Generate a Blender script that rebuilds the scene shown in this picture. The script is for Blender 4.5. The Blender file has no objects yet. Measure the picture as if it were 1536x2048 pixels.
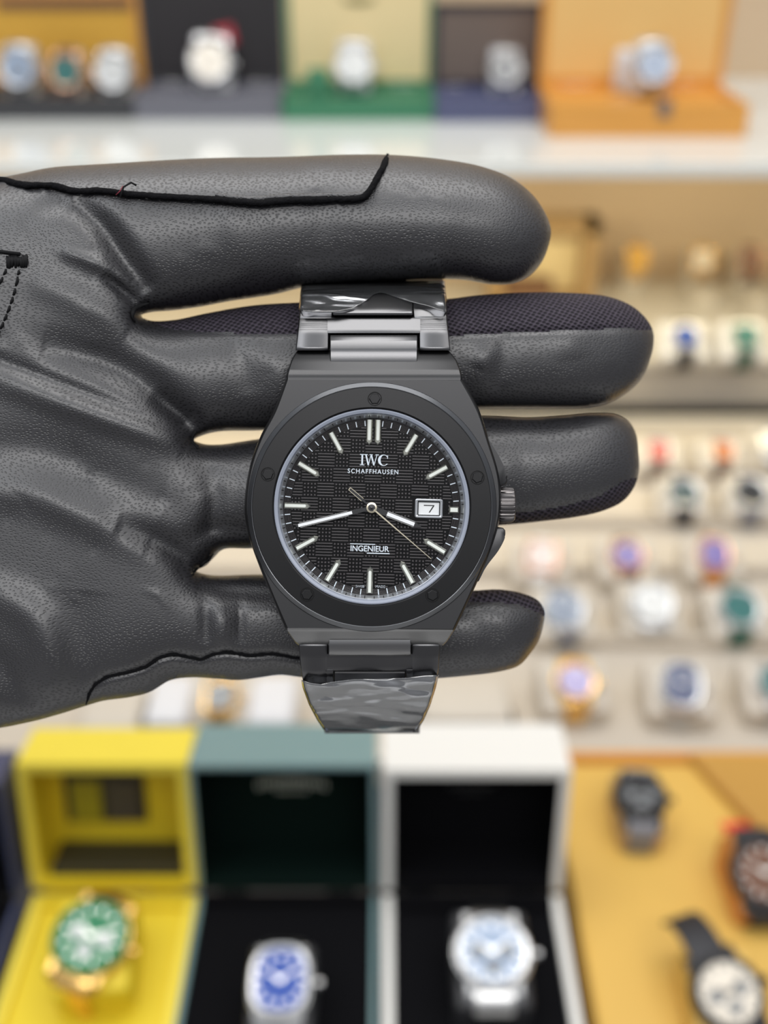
import bpy, bmesh, math, random
import numpy as np
from mathutils import Vector, Matrix, Euler

# ------------------------------------------------------------------ camera, world, lights, exposure
SC = bpy.context.scene
COL = SC.collection
random.seed(7)
R = math.radians
F_PX = 2200.0                       # focal length in pixels of the 1536 px wide frame
PITCH = R(31.0)
CAM = Vector((0, 0, 1.5))
DIST = 0.172                        # lens to the watch glass
camd = bpy.data.cameras.new('camera')
cam = bpy.data.objects.new('camera', camd)
COL.objects.link(cam)
cam.location = CAM
cam.rotation_euler = (R(90) - PITCH, 0, 0)
camd.sensor_fit = 'HORIZONTAL'
camd.sensor_width = 36
camd.lens = F_PX * 36 / 1536
camd.clip_start = 0.01
camd.clip_end = 50
camd.dof.use_dof = True
camd.dof.focus_distance = DIST + 0.003
camd.dof.aperture_fstop = 13.5
SC.camera = cam
CROT = Euler((R(90) - PITCH, 0, 0)).to_matrix()
FWD = CROT @ Vector((0, 0, -1))

SC.view_settings.view_transform = 'Standard'
SC.view_settings.look = 'None'
SC.view_settings.gamma = 1
SC.view_settings.exposure = 0.0
try:
    SC.view_settings.use_curve_mapping = False
except Exception:
    pass

w = bpy.data.worlds.new('world')
SC.world = w
w.use_nodes = True
_nt = w.node_tree
_bg = _nt.nodes['Background']
_tc = _nt.nodes.new('ShaderNodeTexCoord')
_sp = _nt.nodes.new('ShaderNodeSeparateXYZ')
_cr = _nt.nodes.new('ShaderNodeValToRGB')          # dim shop floor below, pale ceiling above
_cr.color_ramp.elements[0].position = 0.0
_cr.color_ramp.elements[0].color = (0.20, 0.20, 0.21, 1)
_cr.color_ramp.elements[1].position = 0.85
_cr.color_ramp.elements[1].color = (0.69, 0.72, 0.76, 1)
_nt.links.new(_tc.outputs['Generated'], _sp.inputs[0])
_nt.links.new(_sp.outputs['Z'], _cr.inputs[0])
_nt.links.new(_cr.outputs[0], _bg.inputs[0])
_bg.inputs[1].default_value = 1.0


def area(name, loc, rot, sx, sy, power, col=(1, 1, 1)):
    l = bpy.data.lights.new(name, 'AREA')
    l.shape = 'RECTANGLE'
    l.size = sx
    l.size_y = sy
    l.energy = power
    l.color = col
    o = bpy.data.objects.new(name, l)
    o.location = loc
    o.rotation_euler = rot
    COL.objects.link(o)
    return o


area('ceiling_lamp', (0.0, 0.75, 2.75), (0, 0, 0), 1.6, 0.6, 15.0, (1.0, 0.98, 0.95))
area('ceiling_lamp', (0.1, -0.95, 2.75), (0, 0, 0), 1.8, 0.5, 20.0, (1.0, 0.98, 0.96))
area('ceiling_lamp', (-0.85, -0.1, 2.75), (0, 0, 0), 0.4, 1.3, 6.0, (0.96, 0.98, 1.0))
area('ceiling_lamp', (0.95, -0.1, 2.75), (0, 0, 0), 0.3, 1.2, 3.0, (1.0, 0.95, 0.9))
area('shelf_strip_lamp', (0.0, 1.20, 1.205), (R(22), 0, 0), 1.5, 0.03, 3.1, (1.0, 0.87, 0.58))


# ------------------------------------------------------------------ helpers
def pix(u, v, depth):
    """world point seen at pixel (u, v), at a distance 'depth' along the camera axis"""
    c = Vector(((u - 768) / F_PX * depth, (1024 - v) / F_PX * depth, -depth))
    return CAM + CROT @ c


def ray(u, v):
    return CROT @ Vector(((u - 768) / F_PX, (1024 - v) / F_PX, -1))


def on_z(u, v, z):
    d = ray(u, v)
    return CAM + d * ((z - CAM.z) / d.z)


def on_y(u, v, y):
    d = ray(u, v)
    return CAM + d * (y / d.y)


def link(name, me, mat=None, parent=None, smooth=False, loc=None, rot=None):
    o = bpy.data.objects.new(name, me)
    COL.objects.link(o)
    if mat is not None and not me.materials:
        me.materials.append(mat)
    if parent is not None:
        o.parent = parent
    if smooth is not False:
        ang = smooth if smooth is not True else None
        me.polygons.foreach_set('use_smooth', [True] * len(me.polygons))
        if ang:
            try:
                me.set_sharp_from_angle(angle=R(ang))
            except Exception:
                pass
    if loc is not None:
        o.location = loc
    if rot is not None:
        o.rotation_euler = rot
    return o


def bmo(name, bm, mat=None, parent=None, smooth=False, loc=None, rot=None, recalc=True):
    if recalc:
        bmesh.ops.recalc_face_normals(bm, faces=bm.faces)
    me = bpy.data.meshes.new(name)
    bm.to_mesh(me)
    bm.free()
    return link(name, me, mat, parent, smooth, loc, rot)


def tag(o, label=None, cat=None, group=None, kind=None):
    if label:
        o['label'] = label
    if cat:
        o['category'] = cat
    if group:
        o['group'] = group
    if kind:
        o['kind'] = kind
    return o


def empty(name, loc, rot=None, mat3=None):
    o = bpy.data.objects.new(name, None)
    o.empty_display_size = 0.01
    COL.objects.link(o)
    o.location = loc
    if rot is not None:
        o.rotation_euler = rot
    if mat3 is not None:
        o.rotation_euler = mat3.to_euler()
    return o


def box(bm, x0, x1, y0, y1, z0, z1, bev=0.0, seg=2):
    vs = [bm.verts.new((x, y, z)) for x in (x0, x1) for y in (y0, y1) for z in (z0, z1)]
    q = lambda a, b, c, d: bm.faces.new((vs[a], vs[b], vs[c], vs[d]))
    fs = [q(0, 1, 3, 2), q(4, 6, 7, 5), q(0, 4, 5, 1), q(2, 3, 7, 6), q(0, 2, 6, 4), q(1, 5, 7, 3)]
    if bev:
        es = list({e for f in fs for e in f.edges})
        bmesh.ops.bevel(bm, geom=es, offset=bev, segments=seg, affect='EDGES', profile=0.5)


def loft(bm, rings, cap0=True, cap1=True, close=True):
    vr = [[bm.verts.new(p) for p in r] for r in rings]
    n = len(rings[0])
    for a, b in zip(vr, vr[1:]):
        for i in range(n if close else n - 1):
            j = (i + 1) % n
            bm.faces.new((a[i], a[j], b[j], b[i]))
    if cap0:
        bm.faces.new(vr[0])
    if cap1:
        bm.faces.new(list(reversed(vr[-1])))
    return vr


def lathe(bm, prof, n=64, cx=0, cy=0, closed=False):
    rings = []
    for (r, z) in prof:
        rings.append([(cx + r * math.cos(2 * math.pi * i / n), cy + r * math.sin(2 * math.pi * i / n), z) for i in range(n)])
    if closed:
        rings.append(rings[0])
        vr = [[bm.verts.new(p) for p in r] for r in rings[:-1]]
        vr.append(vr[0])
        for a, b in zip(vr, vr[1:]):
            for i in range(n):
                j = (i + 1) % n
                bm.faces.new((a[i], a[j], b[j], b[i]))
    else:
        loft(bm, rings)


def prism(bm, pts, z0, z1, bev=0.0, seg=2):
    """extrude a 2D outline (x, y) from z0 to z1, rounding the rim at z1"""
    a = sum(pts[i][0] * pts[(i + 1) % len(pts)][1] - pts[(i + 1) % len(pts)][0] * pts[i][1] for i in range(len(pts)))
    if a < 0:
        pts = list(reversed(pts))
    lo = [bm.verts.new((x, y, z0)) for x, y in pts]
    hi = [bm.verts.new((x, y, z1)) for x, y in pts]
    n = len(pts)
    bm.faces.new(list(reversed(lo)))
    top = bm.faces.new(hi)
    for i in range(n):
        j = (i + 1) % n
        bm.faces.new((lo[i], lo[j], hi[j], hi[i]))
    if bev:
        bmesh.ops.bevel(bm, geom=list(top.edges), offset=bev, segments=seg, affect='EDGES', profile=0.5)


def tube(bm, pts, r, n=8, flat=1.0):
    pts = [Vector(p) for p in pts]
    rings = []
    for i, p in enumerate(pts):
        t = (pts[min(i + 1, len(pts) - 1)] - pts[max(i - 1, 0)]).normalized()
        a = t.cross(Vector((0, 0, 1)))
        if a.length < 1e-3:
            a = t.cross(Vector((0, 1, 0)))
        a.normalize()
        b = a.cross(t)
        rr = r[i] if isinstance(r, (list, tuple)) else r
        rings.append([p + a * (rr * math.cos(2 * math.pi * k / n)) + b * (rr * flat * math.sin(2 * math.pi * k / n)) for k in range(n)])
    loft(bm, rings)


def catmull(pts, step=6.0, closed=False):
    out = []
    n = len(pts)
    P = lambda i: Vector(pts[i % n]) if closed else Vector(pts[max(0, min(n - 1, i))])
    for i in range(n if closed else n - 1):
        p0, p1, p2, p3 = P(i - 1), P(i), P(i + 1), P(i + 2)
        L = (p2 - p1).length
        k = max(1, int(L / step))
        # centripetal form
        t01 = max(1e-6, (p1 - p0).length ** 0.5)
        t12 = max(1e-6, (p2 - p1).length ** 0.5)
        t23 = max(1e-6, (p3 - p2).length ** 0.5)
        m1 = (p2 - p1) + t12 * ((p1 - p0) / t01 - (p2 - p0) / (t01 + t12))
        m2 = (p2 - p1) + t12 * ((p3 - p2) / t23 - (p3 - p1) / (t12 + t23))
        for j in range(k):
            t = j / k
            a = 2 * t ** 3 - 3 * t * t + 1
            b = t ** 3 - 2 * t * t + t
            c = -2 * t ** 3 + 3 * t * t
            d = t ** 3 - t * t
            out.append(p1 * a + m1 * b + p2 * c + m2 * d)
    if not closed:
        out.append(Vector(pts[-1]))
    return out


def interp(tab, x):
    return float(np.interp(x, [t[0] for t in tab], [t[1] for t in tab]))


# ------------------------------------------------------------------ materials
def new_mat(name):
    m = bpy.data.materials.new(name)
    m.use_nodes = True
    return m, m.node_tree, m.node_tree.nodes['Principled BSDF']


def set_in(b, k, v):
    if k in b.inputs:
        b.inputs[k].default_value = v


def mat(name, col, rough=0.5, metal=0.0, spec=0.5, noise=0.0, nscale=40.0, bump=0.0, bscale=300.0, coat=0.0, emit=None):
    m, nt, b = new_mat(name)
    b.inputs['Base Color'].default_value = (*col, 1)
    b.inputs['Roughness'].default_value = rough
    b.inputs['Metallic'].default_value = metal
    set_in(b, 'Specular IOR Level', spec)
    set_in(b, 'Coat Weight', coat)
    tc = nt.nodes.new('ShaderNodeTexCoord')
    if noise:
        n = nt.nodes.new('ShaderNodeTexNoise')
        n.inputs['Scale'].default_value = nscale
        n.inputs['Detail'].default_value = 4
        nt.links.new(tc.outputs['Object'], n.inputs['Vector'])
        mx = nt.nodes.new('ShaderNodeMix')
        mx.data_type = 'RGBA'
        mx.inputs[6].default_value = (*[c * (1 - noise) for c in col], 1)
        mx.inputs[7].default_value = (*[min(1, c * (1 + noise)) for c in col], 1)
        nt.links.new(n.outputs['Fac'], mx.inputs[0])
        nt.links.new(mx.outputs[2], b.inputs['Base Color'])
    if bump:
        n = nt.nodes.new('ShaderNodeTexNoise')
        n.inputs['Scale'].default_value = bscale
        n.inputs['Detail'].default_value = 3
        nt.links.new(tc.outputs['Object'], n.inputs['Vector'])
        bp = nt.nodes.new('ShaderNodeBump')
        bp.inputs['Strength'].default_value = bump
        bp.inputs['Distance'].default_value = 0.0003
        nt.links.new(n.outputs['Fac'], bp.inputs['Height'])
        nt.links.new(bp.outputs['Normal'], b.inputs['Normal'])
    return m


def leather_mat():
    m, nt, b = new_mat('black_leather')
    N, L = nt.nodes, nt.links
    tc = N.new('ShaderNodeTexCoord')
    # slow warp so the pores run in drifting rows
    wn = N.new('ShaderNodeTexNoise'); wn.inputs['Scale'].default_value = 45; wn.inputs['Detail'].default_value = 2
    L.new(tc.outputs['Object'], wn.inputs['Vector'])
    ws = N.new('ShaderNodeVectorMath'); ws.operation = 'SCALE'; ws.inputs['Scale'].default_value = 0.006
    L.new(wn.outputs['Color'], ws.inputs[0])
    wa = N.new('ShaderNodeVectorMath'); wa.operation = 'ADD'
    L.new(tc.outputs['Object'], wa.inputs[0]); L.new(ws.outputs[0], wa.inputs[1])
    mp = N.new('ShaderNodeMapping'); mp.inputs['Scale'].default_value = (0.75, 1.25, 0.6); mp.inputs['Rotation'].default_value = (0, 0, 0.35)
    L.new(wa.outputs[0], mp.inputs['Vector'])
    v = N.new('ShaderNodeTexVoronoi'); v.voronoi_dimensions = '2D'; v.feature = 'F1'; v.inputs['Scale'].default_value = 1950; v.inputs['Randomness'].default_value = 0.85
    L.new(mp.outputs[0], v.inputs['Vector'])
    rmp = N.new('ShaderNodeMapRange'); rmp.inputs[1].default_value = 0.09; rmp.inputs[2].default_value = 0.34
    L.new(v.outputs['Distance'], rmp.inputs[0])
    fine = N.new('ShaderNodeTexNoise'); fine.inputs['Scale'].default_value = 2600; fine.inputs['Detail'].default_value = 3
    L.new(mp.outputs[0], fine.inputs['Vector'])
    big = N.new('ShaderNodeTexNoise'); big.inputs['Scale'].default_value = 260; big.inputs['Detail'].default_value = 3
    L.new(mp.outputs[0], big.inputs['Vector'])
    s1 = N.new('ShaderNodeMath'); s1.operation = 'MULTIPLY_ADD'; s1.inputs[1].default_value = 0.28
    L.new(fine.outputs['Fac'], s1.inputs[0]); L.new(rmp.outputs[0], s1.inputs[2])
    s2 = N.new('ShaderNodeMath'); s2.operation = 'MULTIPLY_ADD'; s2.inputs[1].default_value = 0.6
    L.new(big.outputs['Fac'], s2.inputs[0]); L.new(s1.outputs[0], s2.inputs[2])
    bp = N.new('ShaderNodeBump'); bp.inputs['Strength'].default_value = 0.5; bp.inputs['Distance'].default_value = 0.00013
    L.new(s2.outputs[0], bp.inputs['Height']); L.new(bp.outputs[0], b.inputs['Normal'])
    mx = N.new('ShaderNodeMix'); mx.data_type = 'RGBA'
    mx.inputs[6].default_value = (0.004, 0.004, 0.005, 1); mx.inputs[7].default_value = (0.027, 0.0265, 0.030, 1)
    L.new(rmp.outputs[0], mx.inputs[0]); L.new(mx.outputs[2], b.inputs['Base Color'])
    b.inputs['Roughness'].default_value = 0.42
    set_in(b, 'Specular IOR Level', 0.8)
    set_in(b, 'Coat Weight', 0.35)
    set_in(b, 'Coat Roughness', 0.42)
    return m


def knit_mat():
    m, nt, b = new_mat('knit_mesh_fabric')
    N, L = nt.nodes, nt.links
    tc = N.new('ShaderNodeTexCoord')
    mp = N.new('ShaderNodeMapping'); mp.inputs['Scale'].default_value = (1.0, 1.35, 0.0); mp.inputs['Rotation'].default_value = (0, 0, 0.5)
    L.new(tc.outputs['Object'], mp.inputs['Vector'])
    v = N.new('ShaderNodeTexVoronoi'); v.voronoi_dimensions = '2D'; v.feature = 'F1'; v.inputs['Scale'].default_value = 1250; v.inputs['Randomness'].default_value = 0.15
    L.new(mp.outputs[0], v.inputs['Vector'])
    r = N.new('ShaderNodeMapRange'); r.inputs[1].default_value = 0.15; r.inputs[2].default_value = 0.5
    L.new(v.outputs['Distance'], r.inputs[0])
    mx = N.new('ShaderNodeMix'); mx.data_type = 'RGBA'
    mx.inputs[6].default_value = (0.006, 0.005, 0.008, 1); mx.inputs[7].default_value = (0.055, 0.046, 0.062, 1)
    L.new(r.outputs[0], mx.inputs[0]); L.new(mx.outputs[2], b.inputs['Base Color'])
    bp = N.new('ShaderNodeBump'); bp.inputs['Strength'].default_value = 0.9; bp.inputs['Distance'].default_value = 0.0003
    L.new(r.outputs[0], bp.inputs['Height']); L.new(bp.outputs[0], b.inputs['Normal'])
    b.inputs['Roughness'].default_value = 0.75
    set_in(b, 'Specular IOR Level', 0.25)
    return m


def clear_mat(name, gloss=0.12, rough=0.05, tint=(1, 1, 1), bump=0.0, bscale=200.0, haze=0.0):
    m = bpy.data.materials.new(name)
    m.use_nodes = True
    nt = m.node_tree
    N, L = nt.nodes, nt.links
    for n in list(N):
        N.remove(n)
    out = N.new('ShaderNodeOutputMaterial')
    tr = N.new('ShaderNodeBsdfTransparent'); tr.inputs[0].default_value = (*tint, 1)
    gl = N.new('ShaderNodeBsdfGlossy'); gl.inputs['Roughness'].default_value = rough
    fr = N.new('ShaderNodeFresnel'); fr.inputs['IOR'].default_value = 1.5
    ad = N.new('ShaderNodeMath'); ad.operation = 'MULTIPLY_ADD'; ad.inputs[1].default_value = 1.0 if gloss > 0 else 0.06; ad.inputs[2].default_value = gloss
    ad.use_clamp = True
    L.new(fr.outputs[0], ad.inputs[0])
    mx = N.new('ShaderNodeMixShader')
    L.new(ad.outputs[0], mx.inputs[0])
    src = tr
    if haze:
        df = N.new('ShaderNodeBsdfDiffuse'); df.inputs[0].default_value = (0.8, 0.82, 0.85, 1)
        m2 = N.new('ShaderNodeMixShader'); m2.inputs[0].default_value = haze
        L.new(tr.outputs[0], m2.inputs[1]); L.new(df.outputs[0], m2.inputs[2])
        src = m2
    L.new(src.outputs[0], mx.inputs[1]); L.new(gl.outputs[0], mx.inputs[2])
    L.new(mx.outputs[0], out.inputs[0])
    if bump:
        tc = N.new('ShaderNodeTexCoord')
        n = N.new('ShaderNodeTexNoise'); n.inputs['Scale'].default_value = bscale; n.inputs['Detail'].default_value = 2; n.inputs['Distortion'].default_value = 0.8
        mpp = N.new('ShaderNodeMapping'); mpp.inputs['Scale'].default_value = (0.45, 1.7, 1.0); mpp.inputs['Rotation'].default_value = (0, 0, 0.25)
        L.new(tc.outputs['Object'], mpp.inputs['Vector']); L.new(mpp.outputs[0], n.inputs['Vector'])
        bp = N.new('ShaderNodeBump'); bp.inputs['Strength'].default_value = bump; bp.inputs['Distance'].default_value = 0.0008
        L.new(n.outputs['Fac'], bp.inputs['Height'])
        L.new(bp.outputs[0], gl.inputs['Normal']); L.new(bp.outputs[0], fr.inputs['Normal'])
    return m


M = {}
M['leather'] = leather_mat()
M['knit'] = knit_mat()
M['raw_edge'] = mat('raw_leather_edge', (0.006, 0.006, 0.007), 0.95, spec=0.1, bump=1.0, bscale=1800)
M['thread'] = mat('black_thread', (0.008, 0.008, 0.009), 0.8, spec=0.2)
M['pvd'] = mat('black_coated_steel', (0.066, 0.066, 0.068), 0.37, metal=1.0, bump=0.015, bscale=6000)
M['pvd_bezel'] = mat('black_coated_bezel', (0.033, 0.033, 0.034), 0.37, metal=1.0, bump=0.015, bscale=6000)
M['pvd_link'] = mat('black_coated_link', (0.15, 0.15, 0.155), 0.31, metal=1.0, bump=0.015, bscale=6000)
M['pvd_low'] = mat('black_coated_link_satin', (0.30, 0.30, 0.305), 0.34, metal=1.0, bump=0.015, bscale=6000)  # lighter copy of the coating: reflection from below put into the colour
M['pvd_dark'] = mat('black_coated_recess', (0.004, 0.004, 0.004), 0.5, spec=0.2)
M['crown'] = mat('grey_coated_crown', (0.16, 0.15, 0.15), 0.34, metal=1.0)
M['steel'] = mat('polished_steel', (0.66, 0.65, 0.62), 0.16, metal=1.0)
M['silver_ring'] = mat('brushed_silver_ring', (0.55, 0.57, 0.60), 0.30, metal=0.7)
M['gasket'] = mat('pale_crystal_gasket', (0.30, 0.33, 0.40), 0.35, spec=0.5)
M['dial'] = mat('black_dial', (0.003, 0.003, 0.0035), 0.3, spec=0.15)
M['dial_relief'] = mat('black_dial_relief', (0.060, 0.054, 0.056), 0.32, spec=0.9)
M['marker'] = mat('dark_polished_marker', (0.34, 0.34, 0.30), 0.22, metal=1.0)
M['chamfer'] = mat('satin_chamfer', (0.16, 0.165, 0.175), 0.28, metal=1.0)
M['lume'] = mat('cream_lume', (0.80, 0.84, 0.78), 0.5)
M['print'] = mat('white_print', (0.72, 0.80, 0.88), 0.5)
M['date_white'] = mat('date_disc_white', (0.82, 0.84, 0.85), 0.5)
M['ink'] = mat('black_ink', (0.01, 0.01, 0.01), 0.5)
M['gold'] = mat('gold_metal', (0.85, 0.52, 0.14), 0.25, metal=1.0)
M['crystal'] = clear_mat('watch_crystal', 0.0, 0.02)
M['film'] = clear_mat('crumpled_clear_film', 0.05, 0.12, (0.97, 0.98, 1.0), bump=1.0, bscale=170, haze=0.035)
M['film_low'] = clear_mat('crumpled_clear_film_thick', 0.18, 0.14, (0.93, 0.95, 0.98), bump=1.0, bscale=75, haze=0.13)
M['sleeve'] = mat('dark_sleeve_fabric', (0.02, 0.02, 0.025), 0.9, noise=0.3, nscale=400)


# ------------------------------------------------------------------ the room and the display furniture
def room():
    beige = mat('beige_wall_panel', (0.66, 0.50, 0.33), 0.6, noise=0.04, nscale=6)
    floor = mat('grey_floor', (0.62, 0.61, 0.59), 0.35, noise=0.10, nscale=9)
    bm = bmesh.new(); box(bm, -2.2, 2.2, 1.62, 1.70, 0, 2.8)
    tag(bmo('wall_back', bm, beige), kind='structure')
    bm = bmesh.new(); box(bm, -2.2, 2.2, -1.5, 1.62, -0.08, 0)
    tag(bmo('floor', bm, floor), kind='structure')


room()
M['white_gloss'] = mat('white_glass_shelf', (0.84, 0.87, 0.84), 0.12, spec=0.5, coat=0.3, noise=0.02)
M['cream_lam'] = mat('cream_laminate', (0.66, 0.62, 0.55), 0.45, noise=0.04)
M['grey_panel'] = mat('warm_grey_panel', (0.46, 0.42, 0.37), 0.5, noise=0.05)
M['tray'] = mat('beige_velvet', (0.56, 0.50, 0.42), 0.9, noise=0.06, nscale=60)
M['pillow'] = mat('cream_leatherette', (0.61, 0.555, 0.475), 0.6, noise=0.05, nscale=50)
M['pillow_white'] = mat('white_leatherette', (0.74, 0.74, 0.76), 0.5, noise=0.03)
M['counter'] = mat('dark_counter_top', (0.03, 0.03, 0.033), 0.4, noise=0.2)

SHELF_Z, STEP_Z, TRAY_Z, COUNTER_Z = 1.23, 0.941, 0.86, 0.86

# upper shelf: slab on two side panels and a back rail
t = tag(empty('display_shelf', (0, 1.34, 0.0)), 'long glossy white upper shelf carrying the open watch boxes', 'shelf')
bm = bmesh.new(); box(bm, -1.0, 1.0, -0.21, 0.28, SHELF_Z - 0.014, SHELF_Z, 0.002)
bmo('shelf_board', bm, M['white_gloss'], t)
for s in (-1, 1):
    bm = bmesh.new(); box(bm, s * 0.98 - 0.01, s * 0.98 + 0.01, 0.0, 0.28, 0, SHELF_Z - 0.014, 0.001)
    bmo('side_panel', bm, M['cream_lam'], t)

# stepped deck behind the tray
t = tag(empty('display_step', (0, 1.46, 0.0)), 'raised cream display step with a grey front panel behind the tray', 'display counter')
bm = bmesh.new(); box(bm, -0.95, 0.95, -0.15, 0.155, STEP_Z - 0.012, STEP_Z, 0.002)
bmo('step_top', bm, M['cream_lam'], t)
bm = bmesh.new(); box(bm, -0.95, 0.95, -0.143, -0.125, TRAY_Z + 0.012, STEP_Z - 0.012, 0.001)
bmo('front_panel', bm, M['grey_panel'], t)
bm = bmesh.new(); box(bm, -0.95, 0.95, -0.115, 0.15, 0, STEP_Z - 0.012)
bmo('carcass', bm, M['counter'], t)

# counter below everything
bm = bmesh.new(); box(bm, -0.95, 0.95, 0.20, 1.34, COUNTER_Z - 0.06, COUNTER_Z - 0.02, 0.002)
t = tag(empty('sales_counter', (0, 0.77, 0.0)), 'dark counter under the boxes and the beige tray', 'counter')
o = bmo('counter_top', bm, M['counter'], t, loc=(0, -0.77, 0))
bm = bmesh.new(); box(bm, -0.93, 0.93, 0.25, 1.30, 0, COUNTER_Z - 0.06)
bmo('counter_body', bm, M['counter'], t, loc=(0, -0.77, 0))

# beige tray with ribs
t = tag(empty('display_tray', (0, 0.98, COUNTER_Z - 0.02)), 'large beige velvet tray with ribs between its rows of watches', 'tray')
bm = bmesh.new()
box(bm, -0.80, 0.80, -0.32, 0.31, 0.0, 0.012, 0.002)
bmo('tray_floor', bm, M['tray'], t)
for yy in (-0.152, -0.033, 0.065, 0.185):
    bm = bmesh.new(); box(bm, -0.79, 0.79, yy - 0.003, yy + 0.003, 0.012, 0.026, 0.0015)
    bmo('divider', bm, M['tray'], t)
bm = bmesh.new()
for (a, b_, c, d) in ((-0.80, 0.80, -0.32, -0.312), (-0.80, 0.80, 0.302, 0.31), (-0.80, -0.792, -0.312, 0.302), (0.792, 0.80, -0.312, 0.302)):
    box(bm, a, b_, c, d, 0.012, 0.03, 0.0015)
bmo('rim', bm, M['cream_lam'], t)


# ------------------------------------------------------------------ open watch boxes
def hollow(bm, w, l, h, t):
    """open-topped box: x +-w/2, y 0..l, z 0..h"""
    x0, x1 = -w / 2, w / 2
    V = lambda x, y, z: bm.verts.new((x, y, z))
    o = [(x0, 0), (x1, 0), (x1, l), (x0, l)]
    i = [(x0 + t, t), (x1 - t, t), (x1 - t, l - t), (x0 + t, l - t)]
    loft(bm, [[(a, b, 0) for a, b in o], [(a, b, h) for a, b in o], [(a, b, h) for a, b in i], [(a, b, t) for a, b in i]])


def open_box(name, label, x, yh, z0, w, d, bh, lh, lt, tilt, m_out, m_in, m_base=None, wall=0.004, rotz=0.0, m_pad=None, group='open presentation boxes', pad_drop=0.004, m_panel=None):
    root = tag(empty(name, (x, yh, z0), (0, 0, rotz)), label, 'box', group)
    bm = bmesh.new(); hollow(bm, w, d, bh, wall)
    bmo('base', bm, m_base or m_out, root, loc=(0, -d, 0))
    bm = bmesh.new(); box(bm, -w / 2 + wall, w / 2 - wall, -d + wall, -wall, wall, bh - pad_drop, 0.002)
    if lt > 0.03:
        box(bm, -w / 2 + wall, w / 2 - wall, -wall * 1.5, 0.0008, bh - 0.006, bh + 0.0008)
    bmo('base_pad', bm, m_pad or m_in, root)
    # lid: a hollow tray stood up on the hinge, its opening towards the viewer
    bm = bmesh.new(); hollow(bm, w, lh, lt, wall)
    lid = bmo('lid', bm, m_out, root)
    lid.location = (0, lt * math.cos(tilt), bh - 0.0)
    lid.rotation_euler = (R(90) - tilt, 0, 0)
    # local of lid: y runs up the lid, z towards the viewer
    lid.location = (0, lt * math.cos(tilt) , bh - lt * math.sin(tilt) + lt * math.sin(tilt))
    bm = bmesh.new(); box(bm, -w / 2 + wall, w / 2 - wall, wall, lh - wall, wall, wall + 0.004, 0.001)
    lw, e_ = wall + 0.0008, 0.0006
    if lt > 0.03:
        for (a_, b_, c_, d_) in ((-w / 2 + wall, -w / 2 + lw, e_, lh - wall), (w / 2 - lw, w / 2 - wall, e_, lh - wall), (-w / 2 + wall, w / 2 - wall, lh - lw, lh - wall)):
            box(bm, a_, b_, c_, d_, wall, lt - e_)
        box(bm, -w / 2 + wall, w / 2 - wall, -0.0010, wall + 0.0008, wall, lt + 0.0012)
    bmo('lid_lining', bm, m_panel or m_in, lid)
    bm = bmesh.new()
    for s in (-1, 1):
        tube(bm, [(s * w * 0.3 - w * 0.08, 0.0015, bh), (s * w * 0.3 + w * 0.08, 0.0015, bh)], 0.0016, 8)
    bmo('hinge', bm, M['steel'], root)
    return root, lid


C = lambda name, col, r=0.5, **k: mat(name, col, r, **k)
yel = C('yellow_lacquer', (0.84, 0.68, 0.07), 0.42, noise=0.03)
yel_in = C('yellow_lining', (0.74, 0.56, 0.02), 0.5)
grn = C('teal_green_leather', (0.16, 0.285, 0.30), 0.30, spec=1.0, coat=0.6)  # dark green leather; the ceiling glare on its lid is put into the base colour
grn_in = C('dark_green_lining', (0.0015, 0.008, 0.006), 0.8, spec=0.12)
blk_in = C('black_suede_lining', (0.004, 0.004, 0.005), 0.9, spec=0.08)
wht = C('white_leatherette_box', (0.80, 0.79, 0.75), 0.4)
navy = C('navy_box', (0.06, 0.07, 0.14), 0.35, spec=0.7)
honey = C('honey_wood', (0.70, 0.44, 0.10), 0.4, noise=0.08, nscale=14)
orange_wood = C('orange_wood', (0.72, 0.34, 0.07), 0.35, noise=0.10, nscale=16)
orange_lin = C('orange_lining', (0.68, 0.38, 0.05), 0.6)
amber_lin = C('amber_lining', (0.85, 0.55, 0.20), 0.6)
cream_lin = C('cream_lining', (0.86, 0.70, 0.38), 0.6)
brown = C('brown_leather', (0.20, 0.10, 0.05), 0.5)
slate = C('slate_grey_box', (0.16, 0.16, 0.19), 0.5)
dslate = C('dark_grey_box', (0.045, 0.045, 0.05), 0.5)
charcoal = C('charcoal_lining', (0.030, 0.027, 0.030), 0.8)
bright_green = C('green_leatherette', (0.05, 0.21, 0.11), 0.45)
sblue = C('slate_blue_box', (0.09, 0.10, 0.19), 0.5)
taupe = C('taupe_lining', (0.17, 0.13, 0.11), 0.8)
red = C('red_tag', (0.75, 0.05, 0.04), 0.5)
foil = C('pale_foil_print', (0.62, 0.65, 0.55), 0.5)

BY = 0.475
B_Z = COUNTER_Z - 0.02
BH = 0.93 - B_Z


def strokes(parent, name, cx, cy, z, rows, m):
    """tiny foil lettering, too blurred to be read: rows of (width, height, y offset, arch)"""
    bm = bmesh.new()
    rnd = random.Random(3)
    for (wd, ht, oy, arch) in rows:
        n = max(4, int(wd / 0.0032))
        for i in range(n):
            f = (i + 0.5) / n - 0.5
            x = cx + f * wd
            y = cy + oy - arch * (f * 2) ** 2
            box(bm, x - 0.0010, x + 0.0004, y - ht / 2, y + ht / 2, z, z + 0.0003)
            if rnd.random() < 0.6:
                yy = y + rnd.choice((-1, 0, 1)) * ht * 0.4
                box(bm, x, x + 0.0015, yy - 0.0003, yy + 0.0003, z, z + 0.0003)
    return bmo(name, bm, m, parent)


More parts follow.
